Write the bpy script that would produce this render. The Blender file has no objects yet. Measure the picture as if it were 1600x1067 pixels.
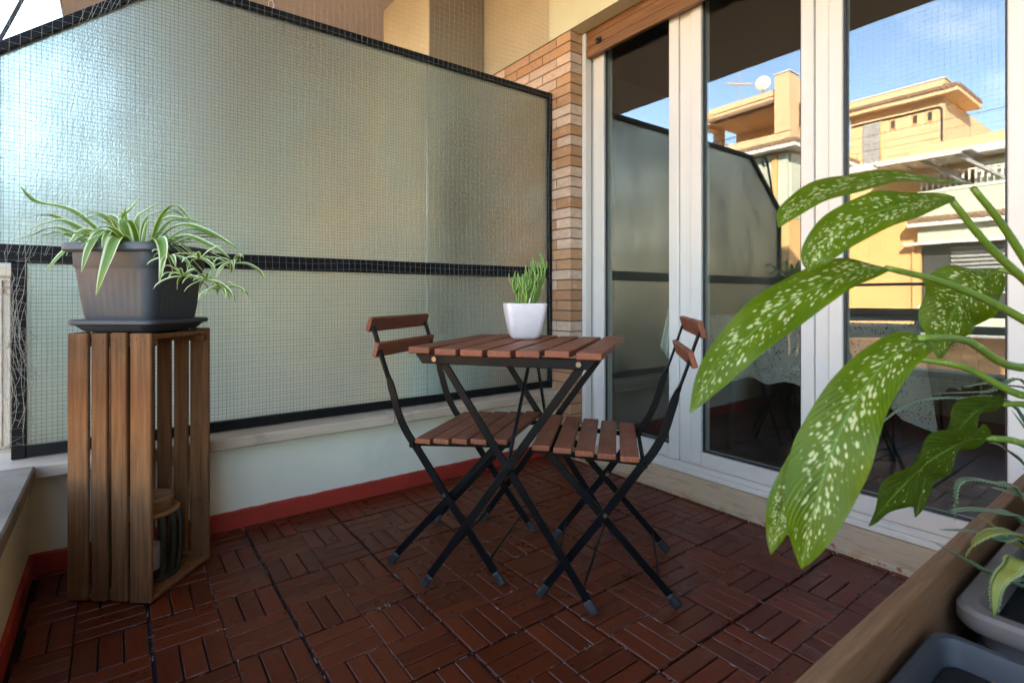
import bpy, bmesh, math, random
from mathutils import Vector, Matrix, noise
random.seed(7)
R = math.radians
C = bpy.context.scene.collection
sc = bpy.context.scene

# ------------------------------------------------------------------ camera, sky, sun, exposure
F_PX, HOR, YAW, CAM_H = 826.0, 465.0, R(36.87), 0.85
cam = bpy.data.cameras.new('camera'); cam_o = bpy.data.objects.new('camera', cam); C.objects.link(cam_o)
cam_o.location = (0, 0, CAM_H); cam_o.rotation_euler = (R(90), 0, -YAW)
cam.sensor_width = 36; cam.lens = F_PX / 1600 * 36; cam.shift_y = (HOR - 533.5) / 1600
cam.clip_start = 0.02; cam.clip_end = 3000
cam.dof.use_dof = True; cam.dof.focus_distance = 1.75; cam.dof.aperture_fstop = 4.5
sc.camera = cam_o

SUN_DIR = Vector((0.74, -0.47, 0.48)).normalized()          # towards the sun: behind our own building
SUN_EL = math.asin(SUN_DIR.z); SUN_AZ = math.atan2(SUN_DIR.x, SUN_DIR.y)
world = bpy.data.worlds.new('World'); sc.world = world; world.use_nodes = True
wn = world.node_tree; wn.nodes.clear()
sky = wn.nodes.new('ShaderNodeTexSky'); sky.sky_type = 'NISHITA'; sky.sun_disc = False
sky.sun_elevation = SUN_EL; sky.sun_rotation = SUN_AZ; sky.air_density = 1.0; sky.dust_density = 0.5; sky.ozone_density = 3.5
tc = wn.nodes.new('ShaderNodeTexCoord'); mp = wn.nodes.new('ShaderNodeMapping'); mp.inputs['Scale'].default_value = (1.0, 2.2, 3.2)
mp.inputs['Rotation'].default_value = (0.3, 0.2, 0.5)
nz = wn.nodes.new('ShaderNodeTexNoise'); nz.inputs['Scale'].default_value = 2.2; nz.inputs['Detail'].default_value = 7; nz.inputs['Roughness'].default_value = 0.62
rp = wn.nodes.new('ShaderNodeValToRGB'); rp.color_ramp.elements[0].position = 0.60; rp.color_ramp.elements[1].position = 0.95; rp.color_ramp.elements[1].color = (0.40, 0.40, 0.40, 1)
mx = wn.nodes.new('ShaderNodeMix'); mx.data_type = 'RGBA'
mx.inputs[7].default_value = (8.0, 8.0, 8.2, 1)
bg = wn.nodes.new('ShaderNodeBackground'); bg.inputs['Strength'].default_value = 0.13
wo = wn.nodes.new('ShaderNodeOutputWorld')
wn.links.new(tc.outputs['Generated'], mp.inputs['Vector']); wn.links.new(mp.outputs['Vector'], nz.inputs['Vector'])
wn.links.new(nz.outputs['Fac'], rp.inputs['Fac']); wn.links.new(rp.outputs['Color'], mx.inputs[0])
wn.links.new(sky.outputs['Color'], mx.inputs[6]); wn.links.new(mx.outputs[2], bg.inputs['Color']); wn.links.new(bg.outputs['Background'], wo.inputs['Surface'])
sun = bpy.data.lights.new('sun', 'SUN'); sun.energy = 3.8; sun.angle = R(0.5); sun.color = (1.0, 0.93, 0.82)
sun_o = bpy.data.objects.new('sun', sun); C.objects.link(sun_o)
sun_o.rotation_euler = (-SUN_DIR).to_track_quat('-Z', 'Y').to_euler(); sun_o.location = (30, -20, 25)
sc.view_settings.view_transform = 'Standard'; sc.view_settings.look = 'None'; sc.view_settings.gamma = 1.0
sc.view_settings.exposure = 3.75
sc.view_settings.use_white_balance = True; sc.view_settings.white_balance_temperature = 7900; sc.view_settings.white_balance_tint = 12
sc.view_settings.use_curve_mapping = False
sc.cycles.use_denoising = True
sc.cycles.max_bounces = 9; sc.cycles.diffuse_bounces = 5; sc.cycles.glossy_bounces = 5; sc.cycles.transmission_bounces = 8; sc.cycles.transparent_max_bounces = 24
sc.cycles.caustics_refractive = True; sc.cycles.caustics_reflective = False; sc.cycles.sample_clamp_indirect = 12.0
sc.cycles.blur_glossy = 0.5

FW = Vector((math.sin(YAW), math.cos(YAW), 0)); RT = Vector((math.cos(YAW), -math.sin(YAW), 0)); UP = Vector((0, 0, 1))
def at(px, py, d):
    """world point seen in direction (px, py) at distance d along the view axis (measured positions)"""
    return Vector((0, 0, CAM_H)) + d * (FW + RT * ((px - 800) / F_PX) + UP * ((HOR - py) / F_PX))

# ------------------------------------------------------------------ materials
def new_mat(name):
    m = bpy.data.materials.new(name); m.use_nodes = True; nt = m.node_tree; nt.nodes.clear()
    out = nt.nodes.new('ShaderNodeOutputMaterial'); b = nt.nodes.new('ShaderNodeBsdfPrincipled')
    nt.links.new(b.outputs['BSDF'], out.inputs['Surface'])
    return m, nt, b, out
def coords(nt, scale, rand=False, kind='Object', rot=(0, 0, 0)):
    t = nt.nodes.new('ShaderNodeTexCoord'); mp = nt.nodes.new('ShaderNodeMapping')
    mp.inputs['Scale'].default_value = scale; mp.inputs['Rotation'].default_value = rot
    v = t.outputs[kind]
    if rand:
        oi = nt.nodes.new('ShaderNodeObjectInfo'); ml = nt.nodes.new('ShaderNodeMath'); ml.operation = 'MULTIPLY'; ml.inputs[1].default_value = 37.0
        ad = nt.nodes.new('ShaderNodeVectorMath'); ad.operation = 'ADD'
        nt.links.new(oi.outputs['Random'], ml.inputs[0]); nt.links.new(v, ad.inputs[0]); nt.links.new(ml.outputs[0], ad.inputs[1]); v = ad.outputs[0]
    nt.links.new(v, mp.inputs['Vector'])
    return mp.outputs['Vector']
def noise_tex(nt, vec, scale, detail=6, rough=0.6, dist=0.0):
    n = nt.nodes.new('ShaderNodeTexNoise'); n.inputs['Scale'].default_value = scale; n.inputs['Detail'].default_value = detail
    n.inputs['Roughness'].default_value = rough; n.inputs['Distortion'].default_value = dist
    nt.links.new(vec, n.inputs['Vector']); return n.outputs['Fac']
def ramp(nt, fac, stops):
    r = nt.nodes.new('ShaderNodeValToRGB'); e = r.color_ramp.elements
    while len(e) < len(stops): e.new(0.5)
    for i, (p, c) in enumerate(stops):
        e[i].position = p; e[i].color = (c[0], c[1], c[2], 1) if hasattr(c, '__len__') else (c, c, c, 1)
    nt.links.new(fac, r.inputs['Fac']); return r.outputs['Color']
def mixc(nt, fac, a, b, mode='MIX'):
    m = nt.nodes.new('ShaderNodeMix'); m.data_type = 'RGBA'; m.blend_type = mode
    for s, v in ((0, fac), (6, a), (7, b)):
        if hasattr(v, 'links'): nt.links.new(v, m.inputs[s])
        elif hasattr(v, '__len__'): m.inputs[s].default_value = (*v[:3], 1)
        else: m.inputs[s].default_value = v
    return m.outputs[2]
def bump(nt, b, h, strength, dist=0.002):
    n = nt.nodes.new('ShaderNodeBump'); n.inputs['Strength'].default_value = strength; n.inputs['Distance'].default_value = dist
    nt.links.new(h, n.inputs['Height']); nt.links.new(n.outputs['Normal'], b.inputs['Normal'])
def pmat(name, c1, c2=None, rough=0.5, nscale=(1, 1, 1), ns=8, stops=(0.35, 0.7), bmp=0.0, bscale=None, bdist=0.002, rand=0.0, metal=0.0, spec=0.5,
         stain=None, stain_s=3, stain_stops=(0.55, 0.7), rough2=None, coat=0.0):
    m, nt, b, out = new_mat(name)
    v = coords(nt, nscale, rand > 0)
    f = noise_tex(nt, v, ns)
    col = ramp(nt, f, [(stops[0], c1), (stops[1], c2 or c1)])
    if stain:
        sf = ramp(nt, noise_tex(nt, coords(nt, (1, 1, 1), rand > 0), stain_s, 5, 0.65), [(stain_stops[0], 0.0), (stain_stops[1], 1.0)])
        col = mixc(nt, sf, col, stain)
    if rand > 0:
        oi = nt.nodes.new('ShaderNodeObjectInfo'); mr = nt.nodes.new('ShaderNodeMapRange')
        mr.inputs['To Min'].default_value = 1 - rand; mr.inputs['To Max'].default_value = 1 + rand
        nt.links.new(oi.outputs['Random'], mr.inputs['Value'])
        hs = nt.nodes.new('ShaderNodeHueSaturation'); nt.links.new(mr.outputs[0], hs.inputs['Value']); nt.links.new(col, hs.inputs['Color']); col = hs.outputs['Color']
    nt.links.new(col, b.inputs['Base Color'])
    b.inputs['Roughness'].default_value = rough; b.inputs['Metallic'].default_value = metal; b.inputs['Specular IOR Level'].default_value = spec
    b.inputs['Coat Weight'].default_value = coat
    if rough2 is not None:
        rr = ramp(nt, noise_tex(nt, coords(nt, (1, 1, 1), rand > 0), 14, 5), [(0.35, rough), (0.7, rough2)]); nt.links.new(rr, b.inputs['Roughness'])
    if bmp: bump(nt, b, noise_tex(nt, coords(nt, nscale, rand > 0), bscale or ns * 3, 5), bmp, bdist)
    return m

M = {}
M['deck'] = pmat('deck_wood', (0.135, 0.0240, 0.0070), (0.090, 0.0158, 0.0050), 0.26, (2, 24, 10), 4, (0.25, 0.8), 0.08, 12, 0.001, 0.20, rough2=0.5, stain=(0.17, 0.038, 0.015), stain_s=12, stain_stops=(0.6, 0.9), spec=0.20)
M['deck_edge'] = pmat('deck_worn_edge', (0.10, 0.020, 0.008), (0.20, 0.085, 0.055), 0.5, ns=14, stops=(0.54, 0.70), rand=0.15)
M['deck_grid'] = pmat('deck_grid', (0.006, 0.005, 0.005), None, 0.8)
M['grit'] = pmat('grit', (0.30, 0.26, 0.23), (0.16, 0.13, 0.11), 0.9, ns=60)
M['table_wood'] = pmat('table_wood', (0.245, 0.078, 0.038), (0.140, 0.042, 0.021), 0.42, (2, 34, 12), 5, (0.3, 0.75), 0.3, 12, 0.001, 0.16, rough2=0.6, stain=(0.31, 0.120, 0.068), stain_s=18, stain_stops=(0.6, 0.9), spec=0.28)
M['crate_wood'] = pmat('crate_wood', (0.245, 0.108, 0.043), (0.120, 0.047, 0.019), 0.68, (26, 26, 1.6), 3, (0.3, 0.72), 0.35, 9, 0.0015, 0.17, stain=(0.075, 0.033, 0.016), stain_s=7, stain_stops=(0.58, 0.8), spec=0.2)
M['box_wood'] = pmat('box_wood', (0.26, 0.122, 0.053), (0.115, 0.050, 0.022), 0.62, (2.5, 60, 60), 4, (0.3, 0.75), 0.4, 10, 0.0015, 0.12)
M['shutter_wood'] = pmat('shutter_wood', (0.27, 0.118, 0.046), (0.125, 0.052, 0.021), 0.42, (26, 1.6, 26), 4, (0.3, 0.72), 0.2, 10, 0.001, 0.10)
M['bamboo'] = pmat('bamboo', (0.30, 0.15, 0.06), (0.20, 0.095, 0.04), 0.5, (1, 1, 12), 6)
M['slat_dark'] = pmat('lantern_slat', (0.04, 0.036, 0.016), (0.02, 0.018, 0.009), 0.55, (20, 20, 2), 5, rand=0.2)
M['metal'] = pmat('black_metal', (0.003, 0.0032, 0.0038), (0.006, 0.006, 0.0065), 0.32, ns=25, rough2=0.5, spec=0.14, stain=(0.10, 0.095, 0.09), stain_s=55, stain_stops=(0.74, 0.80))
M['frame_metal'] = pmat('frame_metal', (0.005, 0.005, 0.006), (0.010, 0.0098, 0.0105), 0.5, ns=12, bmp=0.2, bscale=60, stain=(0.022, 0.019, 0.017), stain_s=30, stain_stops=(0.62, 0.78), spec=0.15)
M['rail_metal'] = pmat('rail_metal', (0.007, 0.007, 0.008), (0.012, 0.012, 0.013), 0.5, ns=14)
M['bolt'] = pmat('bolt_steel', (0.20, 0.165, 0.12), None, 0.4, metal=1.0)
M['foot_cap'] = pmat('foot_cap', (0.016, 0.0165, 0.017), (0.070, 0.070, 0.068), 0.55, ns=40, stops=(0.45, 0.75))
M['pvc'] = pmat('white_pvc', (0.67, 0.635, 0.58), (0.635, 0.60, 0.545), 0.34, ns=3, stain=(0.56, 0.51, 0.44), stain_s=3.5, stain_stops=(0.60, 0.85))
M['gasket'] = pmat('gasket', (0.02, 0.022, 0.024), None, 0.5)
M['ochre_seal'] = pmat('ochre_seal', (0.22, 0.15, 0.03), (0.08, 0.055, 0.02), 0.8, ns=40)
M['mint'] = pmat('mint_plaster', (0.82, 0.775, 0.60), (0.75, 0.71, 0.545), 0.85, ns=3, bmp=0.35, bscale=26, stain=(0.62, 0.60, 0.49), stain_s=2.2, stain_stops=(0.58, 0.85))
M['cream'] = pmat('cream_plaster', (0.63, 0.60, 0.40), (0.58, 0.55, 0.37), 0.85, ns=4, bmp=0.1, bscale=40)
M['reveal'] = pmat('reveal_plaster', (0.40, 0.39, 0.25), None, 0.85)
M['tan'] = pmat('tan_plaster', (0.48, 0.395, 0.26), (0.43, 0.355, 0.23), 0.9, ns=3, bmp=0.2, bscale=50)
M['tan_shaded'] = pmat('tan_plaster_shaded', (0.29, 0.235, 0.17), (0.26, 0.21, 0.15), 0.9, ns=3)  # tan plaster darkened for the pillar face that gets less light
M['soffit'] = pmat('soffit_plaster', (0.50, 0.41, 0.345), (0.46, 0.375, 0.315), 0.9, ns=3)
M['red'] = pmat('red_paint', (0.42, 0.036, 0.018), (0.33, 0.028, 0.015), 0.5, ns=9, bmp=0.2, bscale=30, stain=(0.45, 0.20, 0.16), stain_s=9, stain_stops=(0.66, 0.74), rough2=0.7)
M['marble'] = pmat('marble_coping', (0.58, 0.465, 0.345), (0.45, 0.35, 0.26), 0.55, (1, 3, 6), 4, (0.35, 0.7), 0.25, 30, 0.001, stain=(0.27, 0.21, 0.155), stain_s=6, stain_stops=(0.62, 0.8))
M['ledge'] = pmat('ledge_stone', (0.27, 0.22, 0.16), (0.18, 0.145, 0.105), 0.75, ns=7, bmp=0.3, bscale=40, stain=(0.12, 0.10, 0.072), stain_s=5, stain_stops=(0.54, 0.72))
M['mortar'] = pmat('mortar', (0.11, 0.075, 0.055), (0.16, 0.115, 0.085), 0.9, ns=40)
M['plastic'] = pmat('anthracite_plastic', (0.050, 0.056, 0.066), (0.044, 0.050, 0.059), 0.42, ns=6, rough2=0.55)
M['grey_pot'] = pmat('grey_pot', (0.036, 0.040, 0.046), (0.055, 0.058, 0.062), 0.55, ns=9, bmp=0.1, bscale=60)
M['taupe'] = pmat('taupe_pot', (0.21, 0.160, 0.130), (0.165, 0.125, 0.102), 0.6, ns=6, bmp=0.1, bscale=60)
M['ceramic'] = pmat('ceramic', (0.72, 0.66, 0.66), (0.60, 0.55, 0.56), 0.38, ns=9, stops=(0.4, 0.75), bmp=0.25, bscale=14, stain=(0.52, 0.47, 0.47), stain_s=34, stain_stops=(0.58, 0.78))
M['soil'] = pmat('soil', (0.035, 0.022, 0.014), (0.012, 0.008, 0.006), 0.95, ns=60, bmp=1.0, bscale=80, bdist=0.01)
M['litter'] = pmat('dry_litter', (0.26, 0.15, 0.06), (0.14, 0.08, 0.035), 0.8, ns=20, rand=0.3)
M['string'] = pmat('net_string', (0.32, 0.31, 0.27), None, 0.7)
M['wire'] = pmat('glass_wire', (0.07, 0.07, 0.06), None, 0.45, metal=0.3)
M['ochre'] = pmat('ochre_facade', (0.68, 0.475, 0.29), (0.62, 0.43, 0.26), 0.9, (1, 1, 0.35), 0.9, bmp=0.1, bscale=30, stain=(0.50, 0.345, 0.19), stain_s=1.1, stain_stops=(0.58, 0.8))
M['ochre_dk'] = pmat('ochre_facade_lower', (0.70, 0.42, 0.19), (0.63, 0.37, 0.165), 0.9, ns=0.7)
M['roof_tile'] = pmat('roof_tile', (0.33, 0.21, 0.14), (0.19, 0.125, 0.09), 0.85, ns=5)
M['white_paint'] = pmat('white_paint', (0.72, 0.71, 0.68), (0.62, 0.61, 0.58), 0.6, ns=2)
M['veranda'] = pmat('veranda_panel', (0.52, 0.56, 0.48), (0.45, 0.50, 0.43), 0.5, ns=0.6)
M['dark_glass'] = pmat('dark_window', (0.05, 0.055, 0.055), None, 0.15)
M['grey_steel'] = pmat('grey_steel', (0.32, 0.34, 0.36), (0.25, 0.26, 0.28), 0.5, ns=3)
M['street'] = pmat('street_ground', (0.10, 0.095, 0.09), (0.07, 0.068, 0.065), 0.9, ns=0.3)
M['rust'] = pmat('rusty_white_metal', (0.60, 0.49, 0.38), (0.52, 0.42, 0.32), 0.7, ns=5, stain=(0.28, 0.12, 0.05), stain_s=16, stain_stops=(0.56, 0.66))
M['room'] = pmat('room_wall', (0.30, 0.28, 0.25), None, 0.9)
M['room_floor'] = pmat('room_floor', (0.06, 0.05, 0.045), (0.035, 0.03, 0.028), 0.5, ns=3)
M['sheer'] = pmat('curtain_cloth', (0.70, 0.72, 0.68), None, 0.9)
M['grey_cloth'] = pmat('grey_cloth', (0.22, 0.22, 0.20), (0.17, 0.17, 0.155), 0.95, ns=30)
M['blue'] = pmat('blue_plastic', (0.10, 0.34, 0.46), None, 0.5)
M['white_cloth'] = pmat('pale_cloth', (0.7, 0.7, 0.62), None, 0.9)
M['stem'] = pmat('succulent_stem', (0.10, 0.21, 0.03), (0.24, 0.38, 0.085), 0.45, ns=25)
M['stolon'] = pmat('stolon', (0.22, 0.27, 0.07), None, 0.5)
M['trunk'] = pmat('tree_bark', (0.10, 0.075, 0.05), None, 0.9)
M['foliage'] = pmat('tree_foliage', (0.05, 0.09, 0.025), (0.08, 0.12, 0.035), 0.7, ns=3)
M['label_grey'] = pmat('dish_white', (0.62, 0.56, 0.48), None, 0.5)

def brick_mat():
    m, nt, b, out = new_mat('brick')
    oi = nt.nodes.new('ShaderNodeObjectInfo')
    base = oi.outputs['Color']
    f = noise_tex(nt, coords(nt, (1, 1, 2.0), True), 22, 6, 0.7)
    col = mixc(nt, ramp(nt, f, [(0.35, 0.0), (0.75, 0.55)]), base, (0.33, 0.155, 0.078))
    e = ramp(nt, noise_tex(nt, coords(nt, (1, 1, 1), True), 9, 4, 0.6), [(0.60, 0.0), (0.72, 0.55)])
    col = mixc(nt, e, col, (0.62, 0.47, 0.36))
    nt.links.new(col, b.inputs['Base Color']); b.inputs['Roughness'].default_value = 0.85
    bump(nt, b, noise_tex(nt, coords(nt, (1, 1, 1), True), 70, 5), 0.5, 0.002); return m
M['brick'] = brick_mat()

def threshold_mat():
    m, nt, b, out = new_mat('threshold_stone')
    f = noise_tex(nt, coords(nt, (3, 1, 3)), 7, 7, 0.65)
    col = ramp(nt, f, [(0.3, (0.44, 0.33, 0.22)), (0.5, (0.53, 0.41, 0.285)), (0.72, (0.34, 0.245, 0.155))])
    tcx = nt.nodes.new('ShaderNodeTexCoord'); sep = nt.nodes.new('ShaderNodeSeparateXYZ'); nt.links.new(tcx.outputs['Object'], sep.inputs[0])
    edge = nt.nodes.new('ShaderNodeMapRange'); edge.inputs['From Min'].default_value = 0.03; edge.inputs['From Max'].default_value = 0.0
    nt.links.new(sep.outputs['X'], edge.inputs['Value'])
    spots = ramp(nt, noise_tex(nt, coords(nt, (1, 1, 1)), 26, 4, 0.6), [(0.59, 0.0), (0.65, 1.0)])
    ml = nt.nodes.new('ShaderNodeMath'); ml.operation = 'MULTIPLY'; nt.links.new(edge.outputs[0], ml.inputs[0]); nt.links.new(spots, ml.inputs[1])
    col = mixc(nt, ml.outputs[0], col, (0.30, 0.075, 0.05))
    rs = ramp(nt, noise_tex(nt, coords(nt, (1, 1, 1)), 5, 5, 0.6), [(0.53, 0.0), (0.66, 1.0)])
    m2 = nt.nodes.new('ShaderNodeMath'); m2.operation = 'MULTIPLY'; nt.links.new(edge.outputs[0], m2.inputs[0]); nt.links.new(rs, m2.inputs[1])
    col = mixc(nt, m2.outputs[0], col, (0.46, 0.20, 0.06))
    nt.links.new(col, b.inputs['Base Color']); b.inputs['Roughness'].default_value = 0.55
    bump(nt, b, f, 0.2, 0.002); return m
M['threshold'] = threshold_mat()

def wired_glass_mat():
    m, nt, b, out = new_mat('obscure_glass')
    b.inputs['Base Color'].default_value = (0.69, 0.78, 0.68, 1); b.inputs['Transmission Weight'].default_value = 1.0
    b.inputs['Roughness'].default_value = 0.29; b.inputs['IOR'].default_value = 1.45
    h = noise_tex(nt, coords(nt, (1, 1, 1)), 215, 2, 0.5); bump(nt, b, h, 0.75, 0.0028)
    d = nt.nodes.new('ShaderNodeBsdfTranslucent'); d.inputs['Color'].default_value = (0.62, 0.71, 0.61, 1)
    df = nt.nodes.new('ShaderNodeBsdfDiffuse'); df.inputs['Color'].default_value = (0.42, 0.47, 0.38, 1)
    mxa = nt.nodes.new('ShaderNodeMixShader'); mxa.inputs[0].default_value = 0.45; nt.links.new(d.outputs[0], mxa.inputs[1]); nt.links.new(df.outputs[0], mxa.inputs[2])
    mx2 = nt.nodes.new('ShaderNodeMixShader')
    dirt = ramp(nt, noise_tex(nt, coords(nt, (1.3, 1, 0.8)), 2.2, 7, 0.68), [(0.34, 0.06), (0.66, 0.46)])
    nt.links.new(dirt, mx2.inputs[0]); nt.links.new(b.outputs[0], mx2.inputs[1]); nt.links.new(mxa.outputs[0], mx2.inputs[2]); nt.links.new(mx2.outputs[0], out.inputs['Surface'])
    return m
M['wired'] = wired_glass_mat()

def pane_mat():
    m, nt, b, out = new_mat('door_glass'); nt.nodes.remove(b)
    t = nt.nodes.new('ShaderNodeBsdfTransparent'); t.inputs['Color'].default_value = (0.86, 0.90, 0.88, 1)
    g = nt.nodes.new('ShaderNodeBsdfGlossy'); g.inputs['Roughness'].default_value = 0.0; g.inputs['Color'].default_value = (0.95, 0.97, 1.0, 1)
    lwt = nt.nodes.new('ShaderNodeLayerWeight'); lwt.inputs['Blend'].default_value = 0.5
    pw_ = nt.nodes.new('ShaderNodeMath'); pw_.operation = 'POWER'; pw_.inputs[1].default_value = 4.0; nt.links.new(lwt.outputs['Facing'], pw_.inputs[0])
    fr = nt.nodes.new('ShaderNodeMath'); fr.operation = 'MULTIPLY_ADD'; fr.inputs[1].default_value = 0.87; fr.inputs[2].default_value = 0.092; nt.links.new(pw_.outputs[0], fr.inputs[0])
    mx = nt.nodes.new('ShaderNodeMixShader'); nt.links.new(fr.outputs[0], mx.inputs[0]); nt.links.new(t.outputs[0], mx.inputs[1]); nt.links.new(g.outputs[0], mx.inputs[2])
    bm_ = nt.nodes.new('ShaderNodeBump'); bm_.inputs['Strength'].default_value = 0.3; bm_.inputs['Distance'].default_value = 0.0005
    nt.links.new(noise_tex(nt, coords(nt, (1, 1, 1)), 3.5, 2, 0.4), bm_.inputs['Height']); nt.links.new(bm_.outputs['Normal'], g.inputs['Normal'])
    nt.links.new(mx.outputs[0], out.inputs['Surface']); return m
M['pane'] = pane_mat()

def jar_glass():
    m, nt, b, out = new_mat('lantern_glass'); nt.nodes.remove(b)
    t = nt.nodes.new('ShaderNodeBsdfTransparent'); g = nt.nodes.new('ShaderNodeBsdfGlossy'); g.inputs['Roughness'].default_value = 0.05
    mx = nt.nodes.new('ShaderNodeMixShader'); mx.inputs[0].default_value = 0.10
    nt.links.new(t.outputs[0], mx.inputs[1]); nt.links.new(g.outputs[0], mx.inputs[2]); nt.links.new(mx.outputs[0], out.inputs['Surface']); return m
M['jar'] = jar_glass()

def cloth_speckle():
    m, nt, b, out = new_mat('speckled_cloth')
    vo = nt.nodes.new('ShaderNodeTexVoronoi'); vo.inputs['Scale'].default_value = 95
    nt.links.new(coords(nt, (1, 1, 1)), vo.inputs['Vector'])
    f = noise_tex(nt, coords(nt, (1, 1, 1)), 26, 4)
    ad = nt.nodes.new('ShaderNodeMath'); ad.operation = 'ADD'; nt.links.new(vo.outputs['Distance'], ad.inputs[0]); nt.links.new(f, ad.inputs[1])
    col = ramp(nt, ad.outputs[0], [(0.66, (0.10, 0.06, 0.05)), (0.80, (0.40, 0.365, 0.31))])
    nt.links.new(col, b.inputs['Base Color']); b.inputs['Roughness'].default_value = 0.9; return m
M['speckled'] = cloth_speckle()

def leaf_shader(m, nt, b, out, col, trans=0.35, tcol=None):
    nt.links.new(col, b.inputs['Base Color']); b.inputs['Roughness'].default_value = 0.38
    t = nt.nodes.new('ShaderNodeBsdfTranslucent')
    tc = mixc(nt, 1.0, col, tcol or (1.0, 1.15, 0.45), 'MULTIPLY'); nt.links.new(tc, t.inputs['Color'])
    mx = nt.nodes.new('ShaderNodeMixShader'); mx.inputs[0].default_value = trans
    nt.links.new(b.outputs[0], mx.inputs[1]); nt.links.new(t.outputs[0], mx.inputs[2]); nt.links.new(mx.outputs[0], out.inputs['Surface'])
def uv_axes(nt):
    t = nt.nodes.new('ShaderNodeTexCoord'); s = nt.nodes.new('ShaderNodeSeparateXYZ'); nt.links.new(t.outputs['UV'], s.inputs[0])
    a = nt.nodes.new('ShaderNodeMath'); a.operation = 'SUBTRACT'; a.inputs[1].default_value = 0.5; nt.links.new(s.outputs['Y'], a.inputs[0])
    ab = nt.nodes.new('ShaderNodeMath'); ab.operation = 'ABSOLUTE'; nt.links.new(a.outputs[0], ab.inputs[0])
    m2 = nt.nodes.new('ShaderNodeMath'); m2.operation = 'MULTIPLY'; m2.inputs[1].default_value = 2.0; nt.links.new(ab.outputs[0], m2.inputs[0])
    return t.outputs['UV'], s.outputs['X'], m2.outputs[0]
def spider_mat(name, w=0.62):
    m, nt, b, out = new_mat(name)
    uv, u, av = uv_axes(nt)
    f = noise_tex(nt, coords(nt, (3, 60, 1), True, 'UV'), 1.0, 3)
    g = mixc(nt, f, (0.10, 0.20, 0.020), (0.20, 0.33, 0.045))
    col = mixc(nt, ramp(nt, av, [(w, 0.0), (w + 0.12, 1.0)]), g, (0.74, 0.78, 0.50))
    leaf_shader(m, nt, b, out, col, 0.3); return m
M['spider'] = spider_mat('spider_leaf', 0.66)
M['spider_pale'] = spider_mat('spider_plantlet_leaf', 0.5)
def dieff_mat(name, ca, cb_, hi):
    m, nt, b, out = new_mat(name)
    uv, u, av = uv_axes(nt)
    def vec(sx, sy, sh):
        mpn = nt.nodes.new('ShaderNodeMapping'); mpn.inputs['Scale'].default_value = (sx, sy, 1)
        t = nt.nodes.new('ShaderNodeTexCoord'); oi = nt.nodes.new('ShaderNodeObjectInfo')
        cb = nt.nodes.new('ShaderNodeCombineXYZ'); sp = nt.nodes.new('ShaderNodeSeparateXYZ'); nt.links.new(t.outputs['UV'], sp.inputs[0])
        # shear along the side veins so that blotches slant towards the tip
        sh_ = nt.nodes.new('ShaderNodeMath'); sh_.operation = 'MULTIPLY_ADD'; nt.links.new(av, sh_.inputs[0]); sh_.inputs[1].default_value = -sh; nt.links.new(sp.outputs['X'], sh_.inputs[2])
        rr = nt.nodes.new('ShaderNodeMath'); rr.operation = 'MULTIPLY'; rr.inputs[1].default_value = 20; nt.links.new(oi.outputs['Random'], rr.inputs[0])
        nt.links.new(sh_.outputs[0], cb.inputs[0]); nt.links.new(sp.outputs['Y'], cb.inputs[1]); nt.links.new(rr.outputs[0], cb.inputs[2])
        nt.links.new(cb.outputs[0], mpn.inputs['Vector']); return mpn.outputs['Vector']
    n1 = noise_tex(nt, vec(8, 5, 0.10), 1.0, 4, 0.6); n2 = noise_tex(nt, vec(80, 25, 0.10), 1.0, 3, 0.55, 0.4); n3 = noise_tex(nt, vec(24, 8, 0.10), 1.0, 2, 0.5)
    def fma(x, k, y):
        q = nt.nodes.new('ShaderNodeMath'); q.operation = 'MULTIPLY_ADD'; nt.links.new(x, q.inputs[0]); q.inputs[1].default_value = k
        if hasattr(y, 'links'): nt.links.new(y, q.inputs[2])
        else: q.inputs[2].default_value = y
        return q.outputs[0]
    vo = nt.nodes.new('ShaderNodeTexVoronoi'); vo.inputs['Scale'].default_value = 1.0; nt.links.new(vec(40, 13, 0.10), vo.inputs['Vector'])
    sval = fma(vo.outputs['Distance'], -0.80, fma(n2, 0.50, fma(n3, 0.55, fma(n1, 0.55, 0.42))))
    sval = fma(ramp(nt, av, [(0.03, 0.16), (0.09, 0.0), (0.62, 0.06), (1.0, 0.42)]), -1.0, sval)
    sval = fma(ramp(nt, u, [(0.0, 0.12), (0.12, 0.0), (0.88, 0.0), (1.0, 0.18)]), -1.0, sval)
    mr = nt.nodes.new('ShaderNodeMapRange'); mr.interpolation_type = 'SMOOTHSTEP'; mr.inputs['From Min'].default_value = hi; mr.inputs['From Max'].default_value = hi + 0.19
    nt.links.new(sval, mr.inputs['Value'])
    g = mixc(nt, n1, ca, cb_)
    g = mixc(nt, ramp(nt, av, [(0.0, 1.0), (0.06, 0.0)]), g, (0.20, 0.34, 0.06))
    col = mixc(nt, mr.outputs[0], g, (0.66, 0.70, 0.33))
    leaf_shader(m, nt, b, out, col, 0.44)
    veins = nt.nodes.new('ShaderNodeTexWave'); veins.inputs['Scale'].default_value = 1.0; veins.inputs['Distortion'].default_value = 0.3; nt.links.new(vec(9, 0.0, 0.22), veins.inputs['Vector'])
    bump(nt, b, veins.outputs['Fac'], 0.30, 0.003); b.inputs['Roughness'].default_value = 0.36; b.inputs['Specular IOR Level'].default_value = 0.32
    return m
M['dieff'] = dieff_mat('dumb_cane_leaf', (0.052, 0.118, 0.0045), (0.185, 0.270, 0.010), 0.855)
M['dieff_shaded'] = dieff_mat('dumb_cane_shaded_leaf', (0.045, 0.095, 0.008), (0.075, 0.11, 0.008), 1.03)  # shade of the lower leaves put into a darker, less speckled copy
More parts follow.
